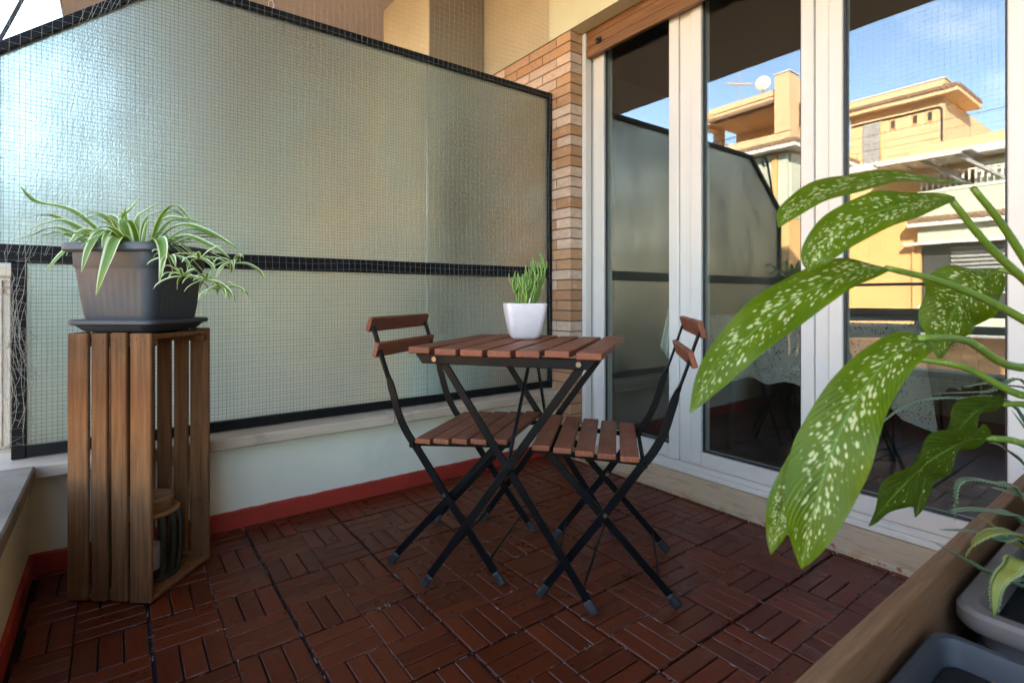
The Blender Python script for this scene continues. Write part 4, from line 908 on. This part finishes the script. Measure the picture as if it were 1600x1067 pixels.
trough('taupe_trough', 1.035, 1.62, -0.02, 0.250, 0.056, 0.375, 0.045, M['taupe'], 0.315, 'taupe rounded plastic trough holding the aloe in the planter box', 0.020)
gp = trough('grey_trough', 0.43, 0.972, -0.02, 0.252, 0.056, 0.365, 0.028, M['grey_pot'], 0.330, 'blue-grey plastic trough of dry soil nearest the camera', 0.010)
rng = random.Random(31)
for k in range(46):
    p = Vector((rng.uniform(-.20, .22), rng.uniform(-.09, .09), 0.283)); a = rng.uniform(0, 6.28); L = rng.uniform(.008, .03); d = Vector((math.cos(a), math.sin(a), rng.uniform(-.1, .5)))
    link_mesh('dry_leaf', leaf_mesh('dry_leaf', [p, p + d * L * .5 + Vector((0, 0, .006)), p + d * L], rng.uniform(.002, .006), (0, 0, 1), M['litter'], nl=5, nw=2, fold=.3), gp)

# ---- aloe with toothed leaves
al = empty('aloe_plant', (1.36, 0.13, 0.315), 0, 'blue-green aloe with long toothed leaves in the taupe trough', 'plant')
def aloe_leaf(pts, w, mat):
    P = catmull([Vector(p) - al.location for p in pts], 22); mb = MB(); rings = []; tooth = MB()
    for i, p in enumerate(P):
        t = i / 22; T = (P[min(i + 1, 22)] - P[max(i - 1, 0)]).normalized(); S = T.cross(Vector((0, 0, 1)))
        if S.length < 0.05: S = T.cross(FW)
        S.normalize(); N = S.cross(T); ww = w * (1 - t ** 1.6) ** 0.9 * (0.9 if t > .05 else 1) + 0.0008; th = ww * 0.42
        rings.append([p + S * ww, p + S * ww * .5 + N * (-th * .2) - N * th * .5, p - N * th, p - S * ww * .5 - N * th * .7, p - S * ww, p - S * ww * .5 + N * th * .10, p + N * (-th * .05), p + S * ww * .5 + N * th * .10])
        if 0.06 < t < 0.95:
            for sg in (-1, 1):
                for q in (0, 0.5):
                    c = p.lerp(P[min(i + 1, 22)], q) + S * sg * ww * .96; l = 0.0055 * (1 - 0.5 * t)
                    tooth.add([c + T * l * .5, c - T * l * .5, c + N * l * .3, c + S * sg * l + T * l * .45], [(0, 1, 3), (1, 2, 3), (2, 0, 3), (0, 2, 1)])
    mb.rings(rings); o = mb.build('leaf', mat, al, 0, True)
    tag(tooth.build('teeth', M['aloe_tooth'], o, 0), kind='stuff')
AB = lambda dx=0, dy=0: Vector((1.37 + dx, 0.125 + dy, 0.325))
A_ = [([AB(-.02, .03), at(1600, 650, 1.02), at(1500, 622, 1.05), at(1420, 632, 1.06), at(1368, 668, 1.07)], .011, 'aloe'),
 ([AB(0, .04), at(1610, 610, 1.1), at(1540, 612, 1.12), at(1450, 615, 1.15)], .009, 'aloe'), ([AB(.02, .02), at(1640, 640, 1.1), at(1560, 600, 1.13), at(1500, 606, 1.15)], .008, 'aloe'),
 ([AB(-.02, .02), at(1600, 775, .98), at(1560, 756, .99), at(1500, 752, 1.0), at(1492, 815, 1.0)], .012, 'aloe'), ([AB(-.03, .02), at(1600, 815, .92), at(1560, 800, .91), at(1515, 795, .90), at(1480, 800, .89)], .011, 'aloe'),
 ([AB(-.04, .01), at(1600, 845, .88), at(1560, 842, .87), at(1520, 830, .85), at(1468, 827, .84)], .011, 'aloe'), ([AB(-.05, .0), at(1590, 910, .84), at(1540, 890, .82), at(1500, 868, .80), at(1456, 845, .79)], .012, 'aloe'),
 ([AB(-.03, -.01), at(1610, 845, .84), at(1560, 830, .82), at(1525, 845, .82), at(1508, 872, .83)], .011, 'aloe_warm'), ([AB(-.06, -.02), at(1610, 880, .80), at(1580, 890, .79), at(1558, 915, .785), at(1553, 965, .78)], .015, 'aloe_warm'),
 ([AB(-.02, -.02), at(1640, 870, .9), at(1590, 850, .88), at(1545, 815, .88), at(1530, 805, .88)], .009, 'aloe_warm'), ([AB(-.05, -.01), at(1600, 905, .85), at(1560, 910, .84), at(1535, 906, .83)], .008, 'aloe'),
 ([AB(.03, .0), at(1640, 700, 1.05), at(1600, 690, 1.05), at(1560, 680, 1.06)], .010, 'aloe'), ([AB(.03, .03), at(1650, 660, 1.15), at(1620, 590, 1.18), at(1575, 570, 1.2)], .010, 'aloe'), ([AB(0, -.02), at(1680, 720, .95), at(1630, 700, .95), at(1580, 640, .96)], .012, 'aloe'),
 ([AB(.05, -.04), at(1700, 690, 1.0), at(1690, 600, 1.0), at(1650, 560, 1.0)], .013, 'aloe'), ([AB(0, .0), at(1620, 790, .98), at(1580, 770, 1.0), at(1545, 760, 1.02)], .010, 'aloe'), ([AB(.06, .03), at(1615, 745, 1.2), at(1570, 700, 1.22), at(1545, 690, 1.24)], .009, 'aloe')]
for pts, w, m in A_: aloe_leaf(pts, w * 1.25, M[m])

# ---- speckled dumb cane
db = empty('dumb_cane_plant', (1.325, 0.06, 0.33), 0, 'dumb cane plant with large cream-speckled green leaves in the right foreground', 'plant')
cane = [Vector((1.325, 0.06, 0.32)), at(1690, 720, .93), at(1680, 600, .93), at(1672, 500, .93)]
cane = [p - db.location for p in cane]
MB().tube(catmull(cane, 14), [0.016] * 9 + [0.014, .013, .012, .011, .010, .008], 9).build('cane', M['petiole'], db, 0, True)
def petiole(pts, r0=0.0078, r1=0.0046):
    P = catmull([Vector(p) - db.location for p in pts], 14)
    MB().tube(P, [r0 + (r1 - r0) * i / 14 for i in range(15)], 8).build('petiole', M['petiole'], db, 0, True)
dprof = lambda t: (max(0.0, min(1.0, t / 0.34)) ** 0.55) * (1 - max(0.0, (t - 0.38) / 0.62) ** 2.2) ** 0.9 if t < 1 else 0.004
TOC = -FW
def dleaf(pts, w, nrm, mat='dieff', **kw):
    k = dict(nl=34, nw=12, fold=0.22, wave=0.10, prof=dprof, curl=0.42); k.update(kw); k['fold'] = k['fold'] + 0.30; k['wave'] = k['wave'] * 1.35
    leaf_part(db, 'leaf', [at(*p) for p in pts], w, nrm, M[mat], **k)
def nn(c, u, r=0.0): v = TOC * c + UP * u + RT * r; return tuple(v)
# upper pair, held over each other
dleaf([(1532, 290, .84), (1450, 282, .83), (1370, 282, .81), (1290, 300, .78), (1235, 330, .755), (1216, 356, .745)], .026, (nn(.45, 1), nn(.9, .6, -.3)), fold=0.30, wave=.08, ph=1)
dleaf([(1492, 308, .80), (1430, 318, .77), (1370, 332, .745), (1310, 362, .73), (1272, 400, .72), (1262, 425, .72)], .031, (nn(.9, .8), nn(1, .35)), fold=0.28, wave=.06)
petiole([cane[3] + db.location, at(1618, 430, .90), at(1565, 350, .86), at(1520, 294, .84)])
petiole([cane[3] + db.location, at(1610, 445, .86), at(1545, 385, .82), at(1486, 312, .80)])
# long leaf to the left
dleaf([(1388, 420, .80), (1330, 425, .79), (1250, 462, .77), (1175, 520, .745), (1115, 585, .725), (1078, 645, .715)], .035, (nn(.8, 1.0), nn(1, .6)), fold=0.24, wave=.12, ph=2.2)
petiole([cane[2] + db.location + Vector((0, 0, .06)), at(1560, 478, .88), at(1470, 440, .84), at(1385, 419, .80)])
# big leaf hanging in front
dprof4 = lambda t: (0.0 if t <= 0 else min(1.0, t / 0.10) ** 0.5) * (0.56 + 0.44 * min(1.0, t / 0.60) ** 1.5) * (1 - max(0.0, (t - 0.58) / 0.42) ** 2.0) ** 0.85 if t < 1 else 0.004
dleaf([(1446, 530, .76), (1395, 556, .735), (1340, 622, .715), (1300, 705, .70), (1272, 795, .69), (1252, 888, .69)], .045, (nn(.9, .8, -.45), nn(1, .10, -.6)), fold=0.34, wave=.16, ph=.4, wavef=2.3, prof=dprof4)
petiole([cane[2] + db.location + Vector((0, 0, .03)), at(1580, 572, .86), at(1510, 532, .80), at(1436, 528, .75)])
dleaf([(1330, 640, .735), (1275, 700, .725), (1232, 770, .715), (1215, 820, .712), (1204, 866, .71)], .021, (nn(.8, .5, -.6), nn(1, 0, -.5)), fold=.3, wave=.2)
# leaf behind, seen from its pale side
dleaf([(1562, 422, 1.0), (1530, 440, .98), (1500, 470, .97), (1480, 510, .96), (1466, 562, .95)], .060, (nn(.8, .8), nn(1, -.25)), fold=-0.15, wave=.12, ph=1.2)
petiole([cane[3] + db.location, at(1630, 470, .96), at(1590, 430, .99), at(1560, 422, 1.0)])
# lower leaves, coloured darker to stand for their shade
dleaf([(1545, 684, .86), (1505, 690, .85), (1450, 722, .84), (1400, 770, .83), (1357, 822, .825)], .050, (nn(.6, -.5), nn(.9, -.45)), 'dieff_shaded', fold=0.15, wave=.16, ph=.8)
petiole([cane[1] + db.location + Vector((0, 0, .02)), at(1640, 715, .90), at(1590, 690, .88), at(1540, 684, .86)])
dleaf([(1568, 632, .97), (1530, 640, .96), (1490, 680, .95), (1450, 740, .94), (1430, 808, .93)], .050, (nn(.6, -.5), nn(.9, -.5)), 'dieff_shaded', fold=0.10, wave=.14, ph=2)
petiole([cane[1] + db.location + Vector((0, 0, .08)), at(1640, 650, .95), at(1600, 632, .97), at(1566, 632, .97)])
petiole([cane[2] + db.location, at(1600, 618, .92), at(1510, 575, .93), at(1430, 560, .95)])

# ================================================================== INSIDE THE ROOM
it = empty('covered_table', (2.95, 1.18, 0.045), 0, 'indoor table under a speckled beige cloth behind the glass', 'table')
cl = MB(); ring0 = []; ring1 = []; ring2 = []
HX, HY = 0.40, 0.45; per = []
for k in range(96):
    t = k / 96 * 4; s = int(t); f = t - s
    x, y = [(HX, -HY + 2 * HY * f), (HX - 2 * HX * f, HY), (-HX, HY - 2 * HY * f), (-HX + 2 * HX * f, -HY)][s]
    cf = abs(2 * f - 1) ** 6
    nx, ny = [(1, 0), (0, 1), (-1, 0), (0, -1)][s]
    out = 0.015 + 0.014 * math.sin(k * 0.9)
    ring0.append((x, y, 0.715)); ring1.append((x + nx * (out * .4 + .01), y + ny * (out * .4 + .01), 0.705)); ring2.append((x * (1 + .10 * cf) + nx * (out + .02), y * (1 + .10 * cf) + ny * (out + .02), 0.40 - 0.11 * cf + 0.012 * math.sin(k * 1.3)))
cl.rings([ring2, ring1, ring0], False, True); cl.build('tablecloth', M['speckled'], it, 0, True, recalc=False)
for sx in (-1, 1):
    for sy in (-1, 1): MB().bar((sx * .33, sy * .38, 0), (sx * .30, sy * .35, .70), .022, .022).build('leg', M['rail_metal'], it)
ct = empty('tied_curtain', (2.24, 1.63, 0.88), 0, 'pale gathered cloth fanning down from a knob behind the first pane', 'curtain')
fan = MB(); n = 26; top = []; bot = []
for k in range(n + 1):
    a = R(-30 + 60 * k / n); zz = 0.022 * (1 if k % 4 < 2 else -1)
    top.append((zz * .2, -0.012 * math.sin(a) * 2, -0.01)); L = 0.33 + 0.03 * math.sin(k * 1.9)
    bot.append((zz + 0.04, -math.sin(a) * L * .75, -math.cos(a) * L))
for k in range(n):
    m0 = tuple(Vector(top[k]).lerp(Vector(bot[k]), .5)); m1 = tuple(Vector(top[k + 1]).lerp(Vector(bot[k + 1]), .5))
    fan.add([top[k], top[k + 1], m1, m0], [(0, 1, 2, 3)]); fan.add([m0, m1, bot[k + 1], bot[k]], [(0, 1, 2, 3)])
fan.build('gathered_cloth', M['sheer'], ct, 0, True, recalc=False)
MB().rings([circ(.004, .0, 12), circ(.012, .006, 12), circ(.014, .014, 12), circ(.010, .024, 12), circ(.002, .028, 12)]).build('knob', M['ceramic'], ct, 0, True)
MB().tube([(0, 0, 0.02), (0, 0, 1.55)], .0025, 5).build('cord', M['string'], ct)

# ================================================================== THE HOUSE ACROSS THE STREET (mirrored in the doors)
XM, XW = -23.82, -17.82
ob = empty('apartment_house', (-28, 10, -10), 0, 'sunlit ochre apartment house with tiled eaves mirrored in the glass doors', 'building')
def op(name, m, mb, bevel=0.0, parent=None): return local(ob, mb).build(name, m, parent or ob, bevel)
# main range
op('wall', M['ochre_dk'], MB().box(-36, XM, 7.75, 10.5, -10, 5.6)); op('wall', M['ochre'], MB().box(-36, XM, 6.9, 10.5, 5.6, 9.35))
op('wall', M['ochre_dk'], MB().box(-36, XM - 0.9, -6, 7.75, -10, 5.6))
op('wall', M['ochre'], MB().box(-36, XM - 0.1, -6, 6.9, 6.0, 6.85))
op('parapet_wall', M['ochre'], MB().box(-36, XM + 0.75, -6, 7.9, 6.86, 7.30))
op('cornice', M['white_paint'], MB().box(-36, XM + 0.95, -6, 10.49, 6.55, 6.855))
# penthouse roof with tile eaves
op('roof_slab', M['ochre'], MB().box(-27.0, XM + 0.45, 6.35, 10.6, 9.36, 9.52)); op('roof_parapet', M['ochre'], MB().box(-26.6, XM + 0.02, 6.9, 10.6, 9.53, 10.12))
op('roof_coping', M['white_paint'], MB().box(-26.65, XM + 0.06, 6.86, 10.6, 10.125, 10.17))
def tiles(x0, y0, x1, y1, z, out, drop, n):
    mb = MB(); a = Vector((x0, y0, z)); b = Vector((x1, y1, z)); o_ = Vector(out)
    for k in range(n):
        p = a.lerp(b, (k + .5) / n); w = (b - a).length / n
        mb.tube([p + Vector((0, 0, drop)), p + o_ * 1.0], w * .52, 6)
    return mb
tag(op('roof_tiles', M['roof_tile'], tiles(XM, 6.4, XM, 10.5, 9.60, (0.52, 0, 0), .14, 24)), kind='stuff')
tag(op('roof_tiles', M['roof_tile'], tiles(-26.9, 6.9, XM + .4, 6.9, 9.60, (0, -0.58, 0), .14, 20)), kind='stuff')
op('drain_pipe', M['rail_metal'], MB().tube([(XM + .06, 10.4, 8.95), (XM + .06, 7.1, 8.95), (XM + .06, 6.98, 8.85), (XM + .06, 6.98, 7.2)], .030, 8))
for y in (8.75, 7.92, 7.40):
    w = op('vent', M['ochre_dk'], MB().box(XM, XM + .03, y - .11, y + .11, 8.42, 8.86), 0); op('vent_opening', M['dark_glass'], MB().box(XM + .031, XM + .034, y - .07, y + .07, 8.46, 8.82), 0, w)
op('door', M['grey_steel'], MB().box(XM, XM + .04, 9.25, 9.95, 6.86, 8.9)); op('door_jamb', M['ochre_dk'], MB().box(XM, XM + .06, 9.18, 9.245, 6.86, 8.95))
# terrace railing
for y in [4 + .95 * k for k in range(7)]: op('rail_post', M['grey_steel'], MB().tube([(XM + .8, y, 7.28), (XM + .8, y, 8.15)], .010, 5))
op('hand_rail', M['rail_metal'], MB().tube([(XM + .8, 3.0, 8.15), (XM + .8, 10.4, 8.15)], .010, 5)); op('hand_rail', M['rail_metal'], MB().tube([(XM + .8, 6.0, 7.75), (XM + .8, 10.4, 7.75)], .008, 5))
# pergola of grey steel under the terrace edge
op('awning_sheet', M['grey_steel'], MB().box(XM + .2, XM + 2.0, 5.6, 8.9, 6.48, 6.545))
op('awning_sheet', M['white_paint'], MB().box(XM + .2, XM + 2.1, 5.9, 8.7, 6.40, 6.475))
for y in (7.3, 6.2): op('awning_arm', M['grey_steel'], MB().bar((XM + 1.9, y, 6.5), (XM + .3, y - 1.35, 5.4), .12, .12))
for y in (8.4, 7.9, 6.8): op('awning_beam', M['white_paint'], MB().bar((XM + .2, y, 6.36), (XM + 2.0, y, 6.36), .07, .07))
# glazed balconies at the right
op('balcony_recess', M['dark_glass'], MB().box(XM - .85, XM - .80, -6, 7.7, 5.2, 6.5))
op('balcony_slab', M['white_paint'], MB().box(XM - .9, XM + .5, -6, 7.74, 5.28, 5.40)); op('balcony_front', M['veranda'], MB().box(XM + .38, XM + .46, -6, 7.70, 4.30, 5.275))
for k in range(42):
    y = 7.6 - .20 * k; op('baluster', M['white_paint'], MB().box(XM + .40, XM + .45, y - .035, y + .035, 5.41, 6.0))
op('hand_rail', M['white_paint'], MB().box(XM + .38, XM + .47, -1, 7.68, 6.002, 6.06))
op('glazing', M['veranda'], MB().box(XM + .1, XM + .14, 3.0, 5.9, 5.42, 6.35))
tag(op('roof_tiles', M['roof_tile'], tiles(XM + .35, -2, XM + .35, 8.0, 4.12, (0.45, 0, 0), .10, 46)), kind='stuff')
op('eave_board', M['white_paint'], MB().box(XM + .3, XM + .74, -6, 8.02, 3.86, 4.03)); op('balcony_front', M['veranda'], MB().box(XM + .30, XM + .38, -6, 7.74, 3.22, 3.855))
op('window_head', M['white_paint'], MB().box(XM + .2, XM + .52, -6, 8.2, 3.10, 3.215)); op('louvre_shade', M['dark_glass'], MB().box(XM - .2, XM - .15, -6, 7.70, 0.6, 3.095))
for k in range(12): op('louvre', M['grey_steel'], MB().box(XM - .14, XM - .08, 3.2, 6.7, 1.0 + .17 * k, 1.10 + .17 * k))
op('balcony_front', M['veranda'], MB().box(XM + .30, XM + .38, -6, 7.74, -.6, .55)); op('balcony_slab', M['white_paint'], MB().box(XM - .9, XM + .45, -6, 7.75, -.75, -.61))
for y in (9.4,)[:0]:
    w = op('window', M['dark_glass'], MB().box(XM, XM + .03, y - .55, y + .55, -.8, 1.1)); op('window_frame', M['white_paint'], MB().box(XM, XM + .06, y - .62, y - .551, -.86, 1.16), 0, w); op('window_frame', M['white_paint'], MB().box(XM, XM + .06, y + .551, y + .62, -.86, 1.16), 0, w)
op('pipe', M['ochre_dk'], MB().tube([(XM + .05, 8.0, -9.9), (XM + .05, 8.0, 3.0)], .05, 6))
# projecting wing at the left
op('wall', M['ochre_dk'], MB().box(-36, XW, 10.5, 26, -10, 4.1)); op('wall', M['ochre'], MB().box(-36, XW - .25, 10.62, 26, 4.1, 6.9))
op('floor_slab', M['ochre'], MB().box(-36, XW + .02, 10.5, 26, 6.9, 7.20))
op('gutter', M['white_paint'], MB().box(XW + .03, XW + .48, 10.05, 26, 6.92, 7.06)); op('gutter', M['white_paint'], MB().box(-24, XW + .02, 10.05, 10.49, 6.92, 7.06))
tag(op('roof_tiles', M['roof_tile'], tiles(XW + .02, 10.1, XW + .02, 20, 7.16, (0.44, 0, 0), .10, 52)), kind='stuff'); tag(op('roof_tiles', M['roof_tile'], tiles(-24, 10.48, XW + .4, 10.48, 7.16, (0, -.40, 0), .10, 34)), kind='stuff')
for y0, y1 in ((11.25, 12.6), (13.5, 15.5), (15.8, 18)): op('veranda_panel', M['veranda'], MB().box(XW - .245, XW - .10, y0, y1, 4.15, 6.85))
op('veranda_panel', M['veranda'], MB().box(XW - .245, XW - .06, 10.6, 10.98, 4.15, 6.85)); op('pilaster', M['ochre_dk'], MB().box(XW - .245, XW - .02, 11.0, 11.22, 4.12, 6.89)); op('window', M['dark_glass'], MB().box(XW - .245, XW - .16, 12.62, 13.48, 4.15, 6.85))
op('veranda_panel', M['veranda'], MB().box(-21.5, XW - .25, 10.53, 10.615, 4.15, 6.85)); op('veranda_panel', M['veranda'], MB().box(-23.7, -21.9, 10.53, 10.615, 4.15, 6.85))
op('parapet_wall', M['ochre'], MB().box(XW - .35, XW - .1, 10.52, 16.5, 7.21, 7.72)); op('parapet_wall', M['ochre'], MB().box(-24, XW - .36, 10.52, 10.72, 7.21, 7.85))
op('corner_pier', M['ochre'], MB().box(XW - .85, XW - .06, 10.51, 11.12, 7.73, 10.15)); op('pier_cap', M['white_paint'], MB().box(XW - .89, XW - .02, 10.47, 11.16, 10.155, 10.20))
op('back_wall', M['ochre_dk'], MB().box(-22.3, -20.6, 10.9, 14.4, 7.21, 9.2)); op('roof_slab', M['ochre'], MB().box(-22.3, XW - .5, 11.13, 14.4, 9.0, 9.45)); op('roof_parapet', M['ochre'], MB().box(-22.3, XW - .45, 11.13, 14.4, 9.46, 9.72))
op('side_beam', M['ochre'], MB().box(-23.8, XW - .86, 10.515, 10.85, 9.0, 10.05)); op('side_wall', M['ochre_dk'], MB().box(-23.8, -20.0, 11.0, 11.1, 7.86, 8.99))
tag(op('roof_tiles', M['roof_tile'], tiles(XW - .45, 11.2, XW - .45, 14.3, 9.06, (0.42, 0, 0), .10, 18)), kind='stuff')
op('end_beam', M['ochre'], MB().box(-19.2, XW + 1.0, 14.41, 14.8, 8.85, 9.60)); op('end_pier', M['ochre'], MB().box(-19.6, -19.21, 14.41, 14.8, 7.2, 9.60))
op('hand_rail', M['rail_metal'], MB().tube([(XW - .2, 11.2, 8.05), (XW - .2, 16, 8.05)], .02, 5))
for k in range(26): op('baluster', M['rail_metal'], MB().tube([(XW - .2, 11.4 + .18 * k, 7.72), (XW - .2, 11.4 + .18 * k, 8.05)], .008, 4))
# things on its roof
sd = empty('satellite_dish', (-19.2, 12.3, 9.72), R(-20), 'pale satellite dish on the roof opposite', 'dish')
MB().rings([[(0.05 + .10 * (r_ / .42) ** 2, r_ * math.cos(2 * math.pi * k / 20), .75 + r_ * math.sin(2 * math.pi * k / 20)) for k in range(20)] for r_ in (.02, .12, .24, .33)] + [[(0.12 + .06, .33 * math.cos(2 * math.pi * k / 20), .75 + .33 * math.sin(2 * math.pi * k / 20)) for k in range(20)], [(0.02, .02 * math.cos(2 * math.pi * k / 20), .75 + .02 * math.sin(2 * math.pi * k / 20)) for k in range(20)]]).build('reflector', M['label_grey'], sd, 0, True)
MB().tube([(0, 0, 0), (0, 0, .75)], .03, 6).build('mast', M['grey_steel'], sd); MB().tube([(.1, 0, .40), (.6, 0, .62)], .015, 5).build('feed_arm', M['grey_steel'], sd)
an = empty('tv_antenna', (-19.2, 13.45, 9.72), R(35), 'thin rooftop television antenna beside the satellite dish', 'antenna')
MB().tube([(0, 0, 0), (0, 0, 2.2)], .035, 6).build('mast', M['grey_steel'], an)
for z, L in ((2.0, .7), (1.15, .6)):
    MB().tube([(-L, 0, z), (L, 0, z)], .04, 5).build('boom', M['label_grey'], an)
    for k in range(7): MB().tube([(-L + k * L / 3, -.22, z), (-L + k * L / 3, .22, z)], .02, 4).build('element', M['label_grey'], an)
MB().rings([circ(.12, 0, 10), circ(.07, .5, 10)]).build('reflector_cage', M['label_grey'], an, 0, rot=(0, R(90), 0), loc=(.2, 0, 2.0))
tr = empty('distant_tree', (-40, 4.0, -10), 0, 'dark green tree crown behind the roof terrace opposite', 'tree')
MB().tube([(0, 0, 0), (.1, 0, 8), (0, .2, 17.5)], [.35, .28, .1], 7).build('trunk', M['trunk'], tr); lf = MB(); rng = random.Random(4)
for k in range(1500):
    c = Vector((rng.gauss(0, 1.5), rng.gauss(0, 2.3), rng.gauss(0, .9) + 18.2)); a_ = Vector((rng.uniform(-1, 1), rng.uniform(-1, 1), rng.uniform(-1, 1))).normalized() * .28; b2 = a_.orthogonal().normalized() * .14
    lf.add([c - a_, c + b2, c + a_, c - b2], [(0, 1, 2, 3)])
lf.build('crown', M['foliage'], tr, recalc=False)
# a second block down the street, seen only as a glow through the obscure glass
M['pale_grey'] = pmat('pale_grey_facade', (0.25, 0.275, 0.28), (0.22, 0.24, 0.245), 0.9, ns=0.5)
o2 = empty('street_end_house', (-5, 24, -10), 0, 'pale grey house down the street, blurred behind the left glass pane', 'building')
part(o2, 'wall', M['pale_grey'], MB().box(-11, -0.9, 20, 30, -10, 4.2)); part(o2, 'roof', M['roof_tile'], MB().box(-11.5, -0.5, 19.6, 30.4, 4.21, 4.5))
for x in (-8.6, -5.9, -3.2):
    for z in (-6, -2.8, .4):
        w = part(o2, 'window', M['dark_glass'], MB().box(x - .6, x + .6, 19.95, 19.99, z, z + 1.7)); local(o2, MB().box(x - .7, x + .7, 19.9, 19.995, z - .1, z - .005)).build('sill', M['white_paint'], w)
